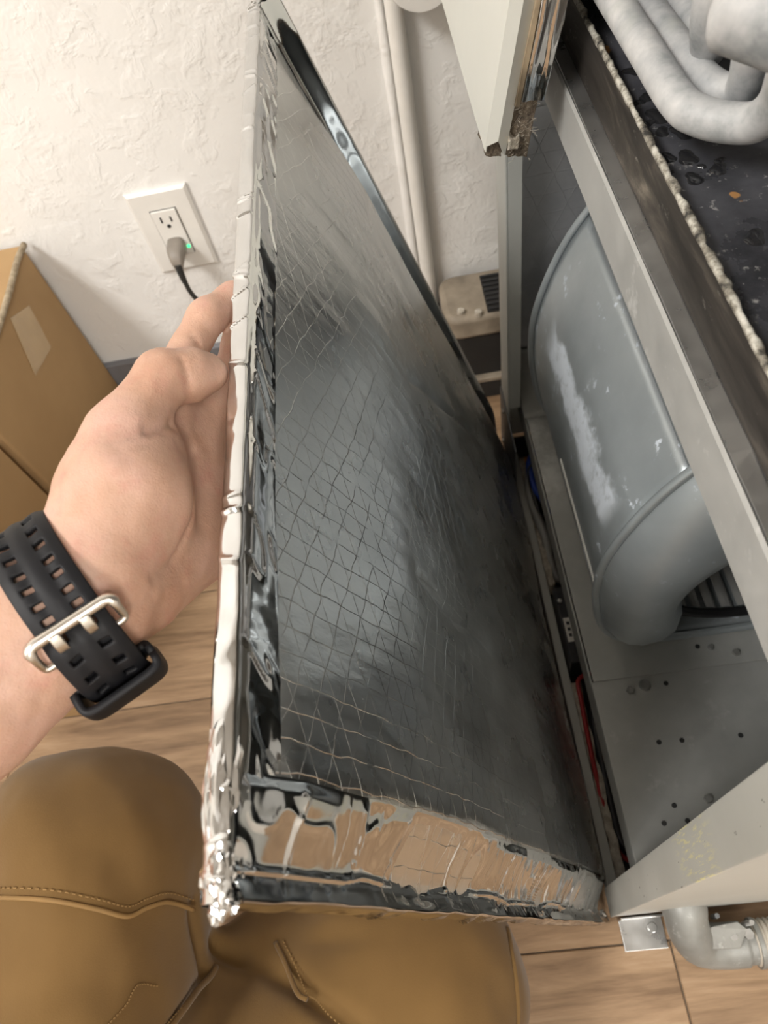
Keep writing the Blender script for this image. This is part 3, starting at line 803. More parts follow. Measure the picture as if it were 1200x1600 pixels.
for yy in (BY0, BY1):
    q = out(.0022)
    MB().tube([(a, yy, b) for a, b in q], .0036, 8, closed=True).build('rim_bead', M['blower'], B, smooth=True)
# near side plate: from the rim, rolled over a shoulder into the bell mouth
ang = np.arctan2(pr[:, 1]-ctr[1], pr[:, 0]-ctr[0]); ic = np.array((.285, .262)); ri = .088
S = [0, .03, .10, .22, .40, .60, .78, .90, .97, 1.0]; DYs = [0, -.006, -.016, -.026, -.032, -.032, -.026, -.012, .010, .040]
P = np.zeros((len(S), npf+1, 3))
for j in range(npf+1):
    a = pr[j % npf]; an = ang[j % npf] % (2*math.pi); wt = float(sstep(50, 85, math.degrees(an))*(1 - sstep(205, 243, math.degrees(an))))
    bb = ic + ri*np.array((math.cos(an), math.sin(an))); b = bb*wt + (a*.93 + ic*.07)*(1-wt)
    for i, s in enumerate(S):
        c = a*(1-s) + b*s; P[i, j] = (c[0], BY0 + DYs[i]*wt, c[1])
grid_mesh('near_side_plate', P, M['blower'], B)
P2 = P.copy(); P2[:, :, 1] = BY1 - (P[:, :, 1]-BY0)
grid_mesh('far_side_plate', P2, M['blower'], B)
MB().tube([(.1212, BY0+.006, .262), (.1212, BY1-.14, .262)], .0017, 8).build('edge_highlight', M['offwhite'], B)  # thin pale tube painting in the bright highlight along the wrap's left edge
# squirrel-cage wheel seen through the inlet: black end ring, pale blades along the axis, hub
WH = empty('blower_wheel', (ic[0], .40, ic[1])); WH.parent = B; WH.matrix_parent_inverse = Matrix.Translation(-Vector((.29, .40, .1255)))
WORLD_LOC[WH.name] = (ic[0], .40, ic[1])
RW = .117
for yy in (.274, .530):
    MB().tube([(ic[0]+RW*math.cos(a), yy, ic[1]+RW*math.sin(a)) for a in np.linspace(0, 2*math.pi, 64, endpoint=False)], .0050, 10, closed=True).build('end_ring', M['black'], WH, smooth=True)
bl = None
for i in range(44):
    a = 2*math.pi*i/44
    if bl is None:
        mb = MB(); P_ = [(-.0065, -.0030), (-.0022, -.0004), (.0022, .0006), (.0065, .0)]
        v = [(q[0], y_, q[1]) for y_ in (-.124, .124) for q in P_] ; v += [(q[0], y_, q[1]-.0009) for y_ in (-.124, .124) for q in P_]
        f = [(0,1,5,4),(1,2,6,5),(2,3,7,6),(8,9,13,12),(9,10,14,13),(10,11,15,14),(0,8,12,4),(3,11,15,7)]
        bl = mesh('blade', v, f, M['blade'], WH); ob = bl
    else:
        ob = bl.copy(); COL.objects.link(ob); ob.parent = WH
    ob.matrix_parent_inverse = Matrix.Identity(4)
    ob.matrix_basis = Matrix.Translation((RW*math.cos(a), .005, RW*math.sin(a))) @ Matrix.Rotation(-a - 1.05, 4, 'Y')
MB().cyl((ic[0]+.03, .36, ic[1]), (ic[0]+.03, .47, ic[1]), .055, 32).build('motor', M['black'], WH, smooth=True, angle=40)

# ---------------------------------------------------------------- upper access door, leaning, with torn insulation
U = empty('upper_access_door', (.06, .54, .585), 'white metal access door tilted out above, torn foil insulation on its edge', 'door')
LEAN = Matrix.Translation((.0590, .430, .5860)) @ Matrix.Rotation(math.radians(11.5), 4, 'Y')
# local: x = depth into the cabinet, y = along the bottom edge, z = up the door
def lb(name, x0, x1, y0, y1, z0, z1, mat, parent=U, bevel=.0006): return box(name, x0, x1, y0, y1, z0, z1, mat, parent, bevel, LEAN)
lb('outer_skin', 0, .0014, 0, .232, 0, .60, M['paintw'])
lb('bottom_flange', .0014, .020, .004, .232, 0, .0014, M['paintw'])
v = [(.0014, 0, .006), (.0075, .0000, .0015), (.0125, .0, .013), (.0125, .0, .60), (.0075, .0, .60), (.0014, .0, .60)]
pts = [(0, 0), (.0062, -.0035), (.0128, .0)]
v = []
for (a, b) in pts: v += [(a, b, .004 if a == 0 else (.010 if a < .01 else -.002)), (a, b, .60)]
v = [LEAN @ Vector(p) for p in v]
mesh('edge_fold', v, [(0, 2, 3, 1), (2, 4, 5, 3)], M['paintw'], U).modifiers.new('s', 'SOLIDIFY').thickness = .0012
mb = MB(); ins = grid = None
def ruffle(name, x0, x1, y0, y1, z0, z1, mat, amp, n=14, seed=0, M_=LEAN, parent=U):
    """box with a ruffled surface"""
    bm = bmesh.new(); bmesh.ops.create_cube(bm, size=1.0)
    bmesh.ops.subdivide_edges(bm, edges=bm.edges[:], cuts=n, use_grid_fill=True)
    co = np.array([v_.co for v_ in bm.verts]); 
    w_ = np.array((x0, y0, z0)) + (co + .5)*np.array((x1-x0, y1-y0, z1-z0))
    nv = np.stack([vnoise(w_[:, 0]*170, w_[:, 1]*170, w_[:, 2]*170, seed+i) for i in range(3)], 1) + .5*np.stack([vnoise(w_[:, 0]*420, w_[:, 1]*420, w_[:, 2]*420, seed+9+i) for i in range(3)], 1)
    w_ = w_ + nv*amp
    for v_, p in zip(bm.verts, w_): v_.co = (M_ @ Vector(p)) if M_ is not None else Vector(p)
    me = bpy.data.meshes.new(name); bm.to_mesh(me); bm.free(); me.materials.append(mat)
    me.polygons.foreach_set('use_smooth', [True]*len(me.polygons))
    o = bpy.data.objects.new(name, me); return link(o, parent)
ruffle('torn_insulation', .013, .029, .002, .226, -.003, .60, M['fib'], .0016, 24, 3)
ruffle('insulation_plug', .0018, .0115, .0035, .03, -.004, .012, M['fib'], .0012, 8, 5)
fo = ruffle('foil_facing', .0165, .0305, -.0035, .228, .034, .602, M['tape'], .0011, 26, 8)
ruffle('glue_strip', .0130, .0158, -.0036, .02, .030, .60, plain('dried_glue', (.42,.33,.22), .6, var=.25), .0008, 20, 12)
rr = random.Random(2); mb = MB()
for i in range(60):
    p = Vector((rr.uniform(.0125, .029), rr.uniform(-.004, .004), rr.uniform(-.003, .032)))
    q = p + Vector((rr.uniform(-.004, .004), rr.uniform(-.004, .001), rr.uniform(-.004, .004)))
    mb.tube([LEAN @ p, LEAN @ ((p+q)/2 + Vector((rr.uniform(-.002, .002), -.001, 0))), LEAN @ q], .00011, 4)
setp(mb.build('loose_fibre', M['fibw'], U), kind='stuff')
ruffle('fibre_tuft', .0135, .020, -.005, .003, .006, .011, M['fibw'], .0016, 6, 21)
# ---------------------------------------------------------------- control items in the slot below the blower deck
t = empty('control_module', (.118, .33, .03), 'black control module with a small white label below the blower deck', 'module')
mod = box('module_case', .1135, .150, .275, .372, .0082, .055, M['black'], t, bevel=.002)
box('label_plate', .1165, .126, .300, .330, .0552, .0557, M['label'], mod, bevel=0)
for q in (.306, .3135, .321): box('label_mark', .1190, .1225, q, q+.004, .0557, .0560, M['black'], mod, bevel=0)
for q in ((.1175, .352), (.128, .358)): MB().cyl((q[0], q[1], .055), (q[0], q[1], .058), .0028, 12).build('screw', M['bright'], mod)
def cable(name, pts, r, mat, label, cat='cable', group=None):
    o = MB().tube(spline(pts, 8), r, 10).build(name, mat, None, smooth=True); return setp(o, label, cat, group)
cable('blue_wire', [(.145,.585,.05),(.128,.570,.058),(.119,.548,.06),(.122,.52,.05),(.140,.49,.03)], .0048, M['blue'], 'blue wire in the slot under the far deck corner')
cable('grey_cable', [(.150,.60,.03),(.126,.565,.047),(.1155,.53,.045),(.1165,.49,.038),(.122,.455,.034),(.121,.43,.028),(.126,.40,.022),(.150,.392,.02)], .0062, M['gwire'], 'thick grey cable looping under the blower deck')
cable('thin_wire', [(.150,.555,.06),(.121,.548,.065),(.1145,.53,.062),(.1155,.50,.055),(.122,.478,.05),(.135,.47,.05)], .0012, M['cord'], 'thin dark wire looped over the grey cable')
cable('red_wire', [(.150,.27,.03),(.1215,.262,.035),(.1180,.235,.035),(.1165,.19,.03),(.1165,.14,.025),(.119,.11,.02),(.124,.08,.014),(.140,.07,.012)], .0026, M['red'], 'red wire running low beside the black hose')
cable('black_hose', [(.150,.265,.02),(.130,.22,.02),(.127,.17,.02),(.126,.13,.018),(.127,.095,.016),(.135,.085,.014)], .0055, M['black'], 'black hose lying low under the near deck edge')
cable('brass_nut', [(.118,.589,.02),(.126,.589,.02)], .006, M['brass'], 'small brass fitting in the far slot corner', 'fitting')
o = ruffle('insulation_strip', .1130, .1195, .385, .585, .0078, .034, M['fibw'], .0022, 16, 31, None, None)
setp(o, 'pale dirty insulation strip beside the blue wire', 'insulation', 'loose insulation strips')
o = ruffle('insulation_strip', .1130, .1220, .056, .262, .0078, .026, M['fibw'], .0025, 16, 37, None, None)
setp(o, 'pale dirty insulation strip beside the red wire', 'insulation', 'loose insulation strips')

# ---------------------------------------------------------------- bracket, elbow connector at the foot of the cabinet
t = empty('floor_bracket', (.128, .010, 0), 'bright zinc bracket plate on the floor by the cabinet foot', 'bracket')
box('plate', .108, .150, -.005, .0235, .0002, .0022, M['bright'], t, bevel=.0004)
box('upright', .108, .150, .0215, .0235, .0022, .026, M['bright'], t, bevel=.0004)
sc_ = MB().cyl((.139, .0135, .0022), (.139, .0135, .0060), .0052, 18, .004); sc_.cyl((.139, .0135, .0022), (.139, .0135, .0034), .0075, 18); sc_.build('screw', M['bright'], t, smooth=True, angle=40)
t = empty('conduit_elbow', (.18, .0, .0), 'cast grey conduit elbow with screw clamp at the cabinet base', 'fitting')
path = spline([(.1615,.050,.067),(.1615,.028,.066),(.1615,.0145,.060),(.1645,.0045,.050),(.174,-.004,.034),(.193,-.007,.027),(.212,-.0075,.0265),(.222,-.0075,.0265)], 7)
MB().tube(path, [.0205]*8 + [.0205, .0203, .02, .0197, .0194]+ [.0192]*(len(path)-19) + [.0175]*6, 24).build('elbow_body', M['cast'], t, smooth=True, angle=60)
v = [(.168,.002,.0640),(.182,.0085,.0620),(.207,.0105,.0565),(.214,.004,.0545),(.205,-.0105,.0490),(.172,-.009,.0570)]
v = v + [(a, b, c-.004) for a, b, c in v]
mesh('cover_plate', v, [tuple(range(6)), tuple(range(11, 5, -1))] + [(i, (i+1) % 6, 6+(i+1) % 6, 6+i) for i in range(6)], M['cast'], t, bevel=.0008)
MB().cyl((.2005, -.001, .0505), (.2005, -.001, .0555), .0032, 14).build('screw', M['bright'], t)
MB().cyl((.2145, .0085, .047), (.2145, .0085, .074), .0022, 12).build('bolt', M['bright'], t, smooth=True, angle=50)
MB().cyl((.190, .0165, .040), (.190, .0165, .060), .0022, 12).build('bolt', M['corner'], t, smooth=True, angle=50)
MB().cyl((.2155, .000, .044), (.2155, .000, .0500), .0048, 6).build('bolt_head', M['bright'], t)
mb = MB()
for i in range(22):
    x_ = .222 + i*.0048; mb.tube([(x_, -.0075, .0265), (x_+.0024, -.0075, .0265), (x_+.0048, -.0075, .0265)], [.0178, .0205, .0178], 20, caps=False)
mb.build('corrugated_hose', plain('hose_tan_grey', (.42,.38,.32), .5), t, smooth=True)
MB().tube([(.2235, -.0075, .0265), (.2275, -.0075, .0265)], .0212, 24).build('hose_ring', M['cast'], t, smooth=True, angle=40)

# ---------------------------------------------------------------- the held insulated door
PA = np.array((.095, .0205, .004)); PU = np.array((0., 1., 0.)); PV = np.array((-.176, 0., .618)); VL = float(np.linalg.norm(PV)); PV = PV/VL
PN = np.array((PV[2], 0., -PV[0])); UL = .6065
TH = .0098
def pp(u, v, h):
    u, v, h = [np.asarray(a, float)[..., None] for a in (u, v, h)]
    return PA + u*PU + v*PV + h*PN
G = empty('furnace_door_panel', tuple(pp(UL/2, 0, -TH/2)), 'foil-faced insulated furnace door held up by the hand', 'door')
# outer steel skin: shallow tray (the visible top edge is its rim wrapped in foil tape)
Mp = Matrix(((PU[0], PV[0], PN[0], PA[0]), (PU[1], PV[1], PN[1], PA[1]), (PU[2], PV[2], PN[2], PA[2]), (0, 0, 0, 1)))
box('door_skin', 0.0006, UL-.0006, .0006, VL-.0008, -TH, -.0012, M['backside'], G, bevel=.0012, M=Mp)

def seg_dist(u, v, pts):
    d = np.full(u.shape, 9.)
    for (a, b) in zip(pts[:-1], pts[1:]):
        ax, ay = a; bx, by = b; L2 = (bx-ax)**2 + (by-ay)**2
        s = np.clip(((u-ax)*(bx-ax) + (v-ay)*(by-ay))/L2, 0, 1)
        d = np.minimum(d, np.hypot(u-ax-s*(bx-ax), v-ay-s*(by-ay)))
    return d
GROOVES = [(((.366,.449),(.382,.418),(.413,.346),(.443,.277),(.466,.200)), .0022), (((.177,.484),(.173,.459),(.170,.424),(.177,.374),(.177,.344)), .0022)]
def face_h(u, v):
    def edge(e, rim, top, hgt): return hgt*sstep(rim, top, e)
    e = np.minimum.reduce([edge(u, .007, .045, .0175), edge(UL-u, .010, .060, .0150), edge(v, .004, .05, .012), edge(VL-v, .002, .07, .011)])
    a = edge(u, .007, .045, 1.)*edge(UL-u, .010, .060, 1.)*edge(v, .004, .05, 1.)*(.10*sstep(.0005, .004, VL-v) + .90*(sstep(.004, .15, VL-v)*(1-np.exp(-u/.05)) + sstep(.002, .035, VL-v)*np.exp(-u/.05)))
    h = .0165*a
    h = h + a*(.0022*vnoise(u*9, v*5, 0, 1) + .0009*vnoise(u*38, v*14, 0, 2) + .00035*vnoise(u*120, v*45, 0, 3))
    for pts, dep in GROOVES:
        d = seg_dist(u, v, pts); h = h - dep*np.exp(-(d/.004)**2) - dep*.4*np.exp(-(d/.014)**2)
    return h
def uv_set(o, uv):
    me = o.data; l = me.uv_layers.new(name='UVMap')
    idx = np.empty(len(me.loops), dtype=np.int32); me.loops.foreach_get('vertex_index', idx)
    l.data.foreach_set('uv', uv[idx].astype(np.float32).ravel())
uu, vv = np.meshgrid(np.linspace(.0012, UL-.0012, 210), np.linspace(.0012, VL-.0012, 220), indexing='ij')
o = grid_mesh('foil_face', pp(uu, vv, face_h(uu, vv)), M['foil'], G); uv_set(o, np.stack([uu.ravel(), vv.ravel()], 1))
# tape along the held edge
W = .0205
u1, v1 = np.meshgrid(np.linspace(.0015, UL-.012, 420), np.linspace(VL-W, VL-.0006, 40), indexing='ij')
e1 = VL - v1
wr = (.0013*vnoise(u1*40+e1*30, e1*55, 0, 21) + .0011*np.exp(-(vnoise(u1*52+e1*75, e1*40, 0, 22)/.10)**2) + .00012*vnoise(u1*260, e1*200, 0, 23))*sstep(0, .004, e1)*sstep(0, .004, W-e1+.002)
bulge = .0004*sstep(0, .006, e1)*(1 - sstep(.006, .016, e1))
grid_mesh('side_tape', pp(u1, v1, face_h(u1, v1) + .0006 + wr*1.0 + bulge), M['tape'], G)
# tape along the near bottom edge
W2 = .038
u2, v2 = np.meshgrid(np.linspace(.0004, W2, 70), np.linspace(.004, VL-.0004, 520), indexing='ij')
bnd = .0085 + .0025*vnoise(v2*45, 3.3, 0, 31)
prof = face_h(u2, v2)
s2 = sstep(.0, 1., np.clip((u2-bnd)/(W2-bnd), 0, 1))
vw = v2 + .007*vnoise(v2*24, u2*34, 0, 36); n2_ = vnoise(vw*48 + 9*u2, u2*11, 0, 33)
ridge = np.exp(-(n2_/.10)**2); ridge2 = np.exp(-(vnoise(vw*95 - 22*u2, u2*24, 0, 37)/.09)**2)
fade = sstep(0, .006, u2)*sstep(0, .006, W2-u2)
wr2 = (.0014*ridge + .0006*ridge2 + .0026*vnoise(vw*26, u2*16, 0, 34) + .0006*vnoise(v2*130 + u2*60, u2*40, 0, 35))*fade + .0012*np.exp(-((u2-bnd)/.0016)**2)
end = sstep(0, .06, v2)
lipn = .0042*np.clip(1 - u2/bnd, 0, 1)
grid_mesh('bottom_tape', pp(u2, v2, prof + .0011 + lipn + wr2*end*np.where(u2 < bnd, .45, 1.0)), M['tape'], G)
# tape on the far edge
u3, v3 = np.meshgrid(np.linspace(UL-.022, UL-.0004, 24), np.linspace(.01, VL-.0004, 300), indexing='ij')
wr3 = .0006*vnoise(v3*60, u3*40, 0, 41)*sstep(0, .004, UL-u3)
grid_mesh('far_tape', pp(u3, v3, face_h(u3, v3) + .0006 + wr3 + .0145*sstep(.012, .0, UL-u3)*sstep(.01, .10, v3)), M['tape'], G)
u4, v4 = np.meshgrid(np.linspace(.004, UL-.004, 360), np.linspace(.0004, .016, 20), indexing='ij')
wr4 = .0010*vnoise(u4*80, v4*80, 0, 43)*sstep(0, .003, v4)
grid_mesh('hinge_side_tape', pp(u4, v4, face_h(u4, v4) + .0006 + wr4), M['tape'], G)
# tape wrapped over the rims
def rim(name, fn, a, b, n, L, mat=M['tape'], seed=50, amp=.00045, h0=.0012):
    s, w = np.meshgrid(np.linspace(a, b, n), np.linspace(0, 1, 12), indexing='ij')
    # w: across the rim from the face to the outer side
    prof_h = np.interp(w, [0, .12, .3, .5, .7, .88, 1.], [h0, h0-.0006, min(h0, 0)-.0015, -TH*.5, -TH+.0012, -TH-.0006, -TH-.0008])
    prof_o = np.interp(w, [0, .12, .3, .5, .7, .88, 1.], [-.003 if h0 < .003 else -.0004, .0002, .0010, .0012, .0010, .0002, -.006])
    if h0 > .01: prof_h = np.where(prof_h > .0005, .0008 + (prof_h-.0008)*sstep(.01, .10, s), prof_h)
    cr = amp*vnoise(s*70, w*2.2, 0, seed) + amp*1.6*np.maximum(0, np.abs(vnoise(s*34 + w*.9, w*.7, 0, seed+1)) - .25)
    rr = random.Random(seed)
    for k_ in range(int((b-a)*45)):
        s0 = rr.uniform(a, b); sl = rr.uniform(-.012, .012); cr = cr + rr.uniform(.0004, .0013)*np.exp(-((s - s0 - sl*(w-.5))/rr.uniform(.0007, .0016))**2)*sstep(.1, .3, w)
    return grid_mesh(name, fn(s, prof_o + cr, prof_h), mat, G)
rim('top_rim_tape', lambda s, o_, h: pp(s, VL + o_, h), 0, UL, 700, UL, seed=51)
rim('near_rim_tape', lambda s, o_, h: pp(-o_, s, h), 0, VL, 420, VL, seed=55, h0=.0052)
rim('far_rim_tape', lambda s, o_, h: pp(UL + o_, s, h), 0, VL, 300, VL, seed=58, h0=.0150)
rim('hinge_rim_tape', lambda s, o_, h: pp(s, -o_ + .0013, h), 0, UL, 300, UL, seed=61)
# crumpled foil lumps at the two upper corners
def lump(name, c, r, seed, amp=.5):
    bm = bmesh.new(); bmesh.ops.create_icosphere(bm, subdivisions=4, radius=1)
    co = np.array([v_.co for v_ in bm.verts])
    s = 1 + amp*vnoise(co[:, 0]*1.8, co[:, 1]*1.8, co[:, 2]*1.8, seed) + amp*.45*np.abs(vnoise(co[:, 0]*5, co[:, 1]*5, co[:, 2]*5, seed+1))
    w_ = np.array(c) + (co*s[:, None])*np.array(r)
    q = pp(w_[:, 0], w_[:, 1], w_[:, 2])
    for v_, p in zip(bm.verts, q): v_.co = p
    me = bpy.data.meshes.new(name); bm.to_mesh(me); bm.free(); me.materials.append(M['tape'])
    o = bpy.data.objects.new(name, me); return link(o, G)
lump('corner_crumple', (.0075, VL-.002, -.0045), (.011, .0042, .0068), 70, .35)
lump('corner_crumple', (.036, VL-.0012, -.0048), (.022, .0030, .0062), 73, .35)
lump('corner_crumple', (UL-.005, VL-.003, -.0045), (.008, .0045, .0065), 76)
lump('corner_crumple', (.006, .005, -.002), (.006, .008, .005), 79)
# ---------------------------------------------------------------- the person: left arm with hand, tan trousers
PERS = empty('person', (-.25, -.20, 0), 'kneeling person in tan work trousers, bare left hand gripping the foil door', 'person')
def sdf_mesh(name, S, lo, hi, h, mat, parent, disp=None, creases=(), smooth_it=0):
    D, l = S.grid(lo, hi, h); V, Fq = surface_nets(D, l, h)
    if disp is not None or creases:
        N = grad(S, V)
        d = np.zeros(len(V))
        if disp is not None: d = d + disp(V)
        for pts, w, dep in creases:
            P = np.array(spline(pts, 6)); dm = np.full(len(V), 9.)
            for a, b in zip(P[:-1], P[1:]):
                ba = b-a; t = np.clip((V-a) @ ba/max(1e-12, ba @ ba), 0, 1); dm = np.minimum(dm, np.linalg.norm(V-a-t[:, None]*ba, axis=1))
            d = d - dep*np.exp(-(dm/w)**2)
        V = V + N*d[:, None]
    me = bpy.data.meshes.new(name); me.from_pydata(V.tolist(), [], Fq.tolist()); me.update()
    me.materials.append(mat); me.polygons.foreach_set('use_smooth', [True]*len(me.polygons))
    o = bpy.data.objects.new(name, me); link(o, parent)
    return o
CR = [
 ([(-.1059,.2343,.6381),(-.1047,.2298,.6351),(-.1055,.2256,.6294),(-.1094,.2254,.6205)], .0013, .0010),
 ([(-.1181,.197,.6372),(-.1143,.202,.631),(-.1132,.2106,.6237)], .0022, .0026),
 ([(-.1287,.1873,.6445),(-.1225,.1912,.6414),(-.1163,.1964,.6349)], .0014, .0008),
 ([(-.1268,.1823,.6442),(-.1197,.1862,.6401),(-.1135,.1946,.6312)], .0012, .0006),
 ([(-.112,.2736,.6187),(-.1087,.2684,.6142)], .0012, .0010),
 ([(-.1395,.1331,.6312),(-.1337,.1277,.6235),(-.1274,.1278,.6154),(-.122,.1345,.6082)], .0018, .0012),
 ([(-.1147,.2154,.5999),(-.1076,.1845,.6102),(-.1105,.1689,.6038),(-.1173,.1555,.6011),(-.1211,.14,.6116)], .0022, .0020),
]
body = sdf_mesh('body', ARM, (-.56, -.30, .46), (-.03, .38, .80), .0020, M['skin'], PERS,
    disp=lambda V: .0007*vnoise(V[:, 0]*60, V[:, 1]*60, V[:, 2]*60, 5) + .0003*vnoise(V[:, 0]*190, V[:, 1]*190, V[:, 2]*190, 6), creases=CR)
body['label'] = 'bare left forearm and hand'
def cloth(V):
    x, y, z = V.T
    a = .0065*vnoise(x*9 + y*6, y*4 - x*5, z*6, 11) + .0042*vnoise(x*20 + y*16, y*9 - x*11, z*12, 12) + .0010*vnoise(x*60, y*40, z*40, 13)
    return a
LCR = [([(-.242,.030,.19),(-.215,.012,.19),(-.1787,-.0002,.205),(-.1509,-.0163,.2157),(-.1224,-.036,.216)], .008, .010),
       ([(-.2387,.0508,.2476),(-.2447,.0092,.215),(-.2430,-.006,.235),(-.2414,-.0216,.262),(-.2456,-.05,.285)], .007, .006),
       ([(-.20,.02,.16),(-.15,.022,.185),(-.10,.018,.190)], .010, .005),
       ([(-.29,-.02,.345),(-.35,-.05,.35),(-.40,-.06,.33)], .014, .004), ([(-.27,.01,.325),(-.33,.0,.345),(-.38,.0,.335)], .012, .0025)]
tr_ = sdf_mesh('trousers', LEGS, (-.56, -.52, .008), (.06, .26, .47), .0045, M['canvas'], PERS, disp=cloth, creases=LCR)
tr_['label'] = 'tan canvas work trousers'
def seam(name, pts, r, off, mat=M['seam']):
    P = np.array(spline(pts, 8)); P = to_surface(LEGS, P); N = grad(LEGS, P)
    P = P + N*(cloth(P) + off)[:, None]
    return MB().tube([tuple(p) for p in P], r, 8).build(name, mat, tr_, smooth=True)
def stitch(pts, off=.0008):
    P = np.array(spline(pts, 14)); P = to_surface(LEGS, P); P = P + grad(LEGS, P)*(cloth(P) + off)[:, None]
    mb = MB()
    for i in range(0, len(P)-1, 2): mb.tube([tuple(P[i]), tuple(P[i+1])], .0006, 5)
    return mb.build('stitching', M['seam'], tr_)
KS = [(-.3904,.0610,.335),(-.3604,.0623,.3482),(-.3388,.062,.3524),(-.3039,.0579,.3476),(-.2784,.051,.3333),(-.2625,.0457,.3171),(-.2524,.0509,.3042),(-.2437,.0544,.2859),(-.2387,.0508,.2476)]
seam('knee_patch_seam', KS, .0017, .0004)
stitch([(a, b+.006, c+.0005) for a, b, c in KS])
CS = [(-.2447,.0092,.1948),(-.2417,-.0008,.2288),(-.2414,-.0116,.2551),(-.2429,-.0216,.2725),(-.2456,-.0328,.2852),(-.2500,-.050,.296)]
seam('inseam', CS, .0026, .0006, M['canvas'])
stitch([(a-.008, b, c+.004) for a, b, c in CS[1:]])
stitch([(-.2407,.0038,.29),(-.2507,.005,.3066),(-.256,-.0056,.314),(-.2655,-.0163,.324)])
PK = [(-.1941,.0165,.1692),(-.1788,.0032,.2009),(-.1686,-.0098,.2145),(-.1606,-.0144,.2167)]
seam('pocket_edge', PK, .0020, .0006, M['canvas'])
stitch([(a+.007, b, c) for a, b, c in PK] + [(-.1450,-.024,.218),(-.1250,-.040,.216)])
seam('side_seam', [(-.0134,.0175,.1336),(-.0109,-.0014,.15),(-.0102,-.0275,.1552),(-.0117,-.0443,.1526),(-.02,-.08,.15)], .0022, .0006, M['canvas'])

# ---------------------------------------------------------------- wristwatch
WT = empty('wristwatch', (-.1565, .1342, .6094), 'black rubber watch strap with double holes and steel buckle on the wrist', 'watch')
wc = np.array((-.1565, .1342, .6094)); wa = np.array((.8285, .5543, -.0796)); wa = wa/np.linalg.norm(wa)
we1 = np.array((.40210647, -.48993575, .77348132)); we1 = we1 - wa*(we1 @ wa); we1 /= np.linalg.norm(we1); we2 = np.cross(wa, we1)
TH_ = np.radians(np.arange(-200, 201, 2.0)); Rw = np.zeros((len(TH_), 5))
for j, w_ in enumerate((-.012, -.006, 0, .006, .012)):
    d = np.cos(TH_)[:, None]*we1 + np.sin(TH_)[:, None]*we2
    lo = np.zeros(len(TH_)); hi = np.full(len(TH_), .06)
    for _ in range(24):
        m = (lo+hi)/2; ins_ = ARM(wc + wa*w_ + d*m[:, None]) < 0
        lo = np.where(ins_, m, lo); hi = np.where(ins_, hi, m)
    Rw[:, j] = lo
def strap_pt(th, w, off):
    """th in degrees, w along the arm, off above the skin"""
    th, w, off = np.broadcast_arrays(np.asarray(th, float), np.asarray(w, float), np.asarray(off, float))
    r = np.maximum.reduce([np.interp(np.radians(th), TH_, Rw[:, j]) for j in range(5)])*.5 + .5*sum(np.interp(np.radians(th), TH_, Rw[:, j])*wt for j, wt in zip(range(5), (.2,)*5))
    d = np.cos(np.radians(th))[..., None]*we1 + np.sin(np.radians(th))[..., None]*we2
    return wc + d*(r+off)[..., None] + wa*w[..., None]
MMD = 57.3/30.0    # degrees per millimetre, roughly
def strap(name, t0, t1, offf, slots, hw=.0125, parent=WT):
    n = int((t1-t0)/(MMD*.9)); ths = np.linspace(t0, t1, n); ws = np.linspace(-hw, hw, 29)
    T, Wm = np.meshgrid(ths, ws, indexing='ij')
    rib = .00035*np.cos(Wm/hw*math.pi*3)
    P = strap_pt(T, Wm, offf(T) + rib - .0008*(np.abs(Wm)/hw)**6)
    mask = np.ones((n-1, 28), bool)
    for s in slots:
        i0 = int(round((s-t0)/(t1-t0)*(n-1)))
        for j0 in (5, 18): mask[max(0, i0-1):i0+2, j0:j0+5] = False
    o = grid_mesh(name, P, M['rubber'], parent, mask=mask)
    s_ = o.modifiers.new('solid', 'SOLIDIFY'); s_.thickness = .0026; s_.offset = 0
    bv = o.modifiers.new('bv', 'BEVEL'); bv.width = .0004; bv.segments = 1; bv.limit_method = 'ANGLE'
    return o
strap('strap_tail', -152, 84, lambda t: .0021 + .0032*sstep(4, 24, t), [-92, -79, -66, -53, -40, -27, -14, -1, 14, 31, 45, 59, 73])
strap('strap', 22, 152, lambda t: .0019 + 0*t, [])
# buckle: rounded steel frame across the strap, two prongs
bk = empty('buckle', tuple(strap_pt(15, 0, .006))); bk.parent = WT
bk.matrix_parent_inverse = Matrix.Translation(-Vector((-.1565, .1342, .6094)))
WORLD_LOC[bk.name] = tuple(strap_pt(15, 0, .006))
pts = []; rad = []
hw_, r_t, r_w = .0166, 4.0, .0034
def bp(th, w): return tuple(strap_pt(th, w, .0066 - .0040*sstep(11, 28, th)))
for w in np.linspace(-hw_+r_w, hw_-r_w, 13): pts.append(bp(7.5, w)); rad.append(.0024)
for a in np.linspace(0, math.pi/2, 6)[1:]: pts.append(bp(7.5 + r_t*(1-math.cos(a)), hw_ - r_w + r_w*math.sin(a))); rad.append(.0023)
for th in (15, 19, 23): pts.append(bp(th, hw_)); rad.append(.0017)
for a in np.linspace(0, math.pi/2, 5): pts.append(bp(26 + 2.5*math.sin(a), hw_ - .002 + .002*math.cos(a))); rad.append(.0014)
for w in np.linspace(hw_-.004, -hw_+.004, 7): pts.append(bp(28.5, w)); rad.append(.0013)
for a in np.linspace(math.pi/2, 0, 5): pts.append(bp(26 + 2.5*math.sin(a), -hw_ + .002 - .002*math.cos(a))); rad.append(.0014)
for th in (23, 19, 15): pts.append(bp(th, -hw_)); rad.append(.0017)
for a in np.linspace(math.pi/2, 0, 6)[:-1]: pts.append(bp(7.5 + r_t*(1-math.cos(a)), -hw_ + r_w - r_w*math.sin(a))); rad.append(.0023)
MB().tube(pts, rad, 12, closed=True).build('buckle_frame', M['steel'], bk, smooth=True)
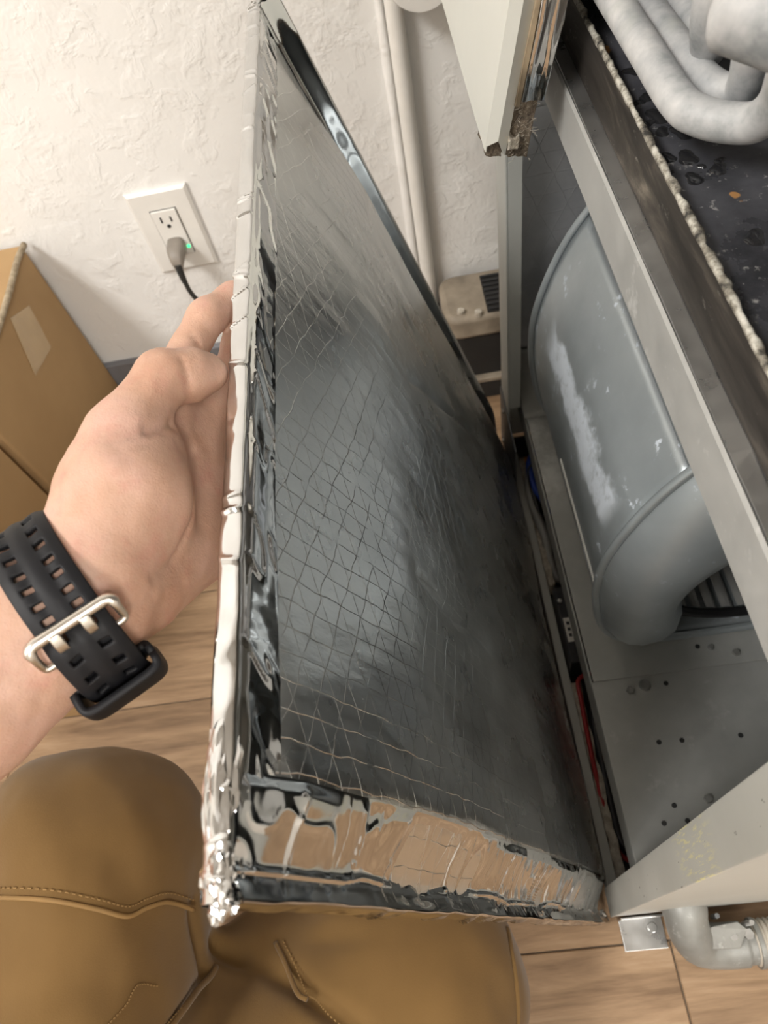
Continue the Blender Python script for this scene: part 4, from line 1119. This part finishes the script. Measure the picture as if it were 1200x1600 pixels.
for c_ in (-.0066, .0052):
    mb = MB(); v = []
    for th, of, hw_ in ((5.5, .0078, .0016), (9, .0092, .0021), (15, .0088, .0021), (20, .0072, .0021), (25, .0040, .0019)):
        for sx, so in ((-1, 0), (1, 0), (1, 1), (-1, 1)): v.append(tuple(strap_pt(th, c_ + sx*hw_, of - .0022*so)))
    f = [(0, 1, 2, 3), (19, 18, 17, 16)]
    for k_ in range(4):
        for i in range(4): f.append((k_*4+i, k_*4+(i+1) % 4, k_*4+4+(i+1) % 4, k_*4+4+i))
    mesh('prong', v, f, M['steel'], bk, smooth=True, angle=60, bevel=.0005)
# keeper loop
g = np.zeros((12, 33, 3))
for j in range(33):
    a = 2*math.pi*j/32; cw, sw = math.cos(a), math.sin(a)
    ww = .0162*abs(cw)**.3*(1 if cw > 0 else -1); of = .0052 + .0064*abs(sw)**.45*(1 if sw > 0 else -1)
    for i, th in enumerate(np.linspace(60, 92, 12)): g[i, j] = strap_pt(th, ww, max(of, .0003))
o = grid_mesh('keeper', g, M['rubber'], WT); s_ = o.modifiers.new('s', 'SOLIDIFY'); s_.thickness = .0030; s_.offset = 0
# case on the back of the wrist
cc = strap_pt(180, 0, .0085); dv = np.cos(math.pi)*we1
Mw = Matrix(((we2[0], wa[0], dv[0], cc[0]), (we2[1], wa[1], dv[1], cc[1]), (we2[2], wa[2], dv[2], cc[2]), (0, 0, 0, 1)))
vv_, ff_ = rounded_box(-.023, .023, -.021, .021, -.0075, .0050, .012); vv_ = [Mw @ Vector(p) for p in vv_]
cs = mesh('case', vv_, ff_, M['rubber'], WT, bevel=.002)
MB().cyl(Mw @ Vector((0, 0, .0050)), Mw @ Vector((0, 0, .0062)), .0165, 36).build('dial', M['black'], cs)
for sg in (-1, 1):
    pts = [tuple(strap_pt(t, 0, .003)) for t in ((150, 165) if sg > 0 else (-165, -150))]
    g = np.zeros((6, 7, 3))
    for i, th in enumerate(np.linspace(150, 166, 6)):
        for j, ww in enumerate(np.linspace(-.0125, .0125, 7)): g[i, j] = strap_pt(th*sg, ww, .002 + .0025*i/5)
    o = grid_mesh('lug', g, M['rubber'], WT); s_ = o.modifiers.new('s', 'SOLIDIFY'); s_.thickness = .0028; s_.offset = 0
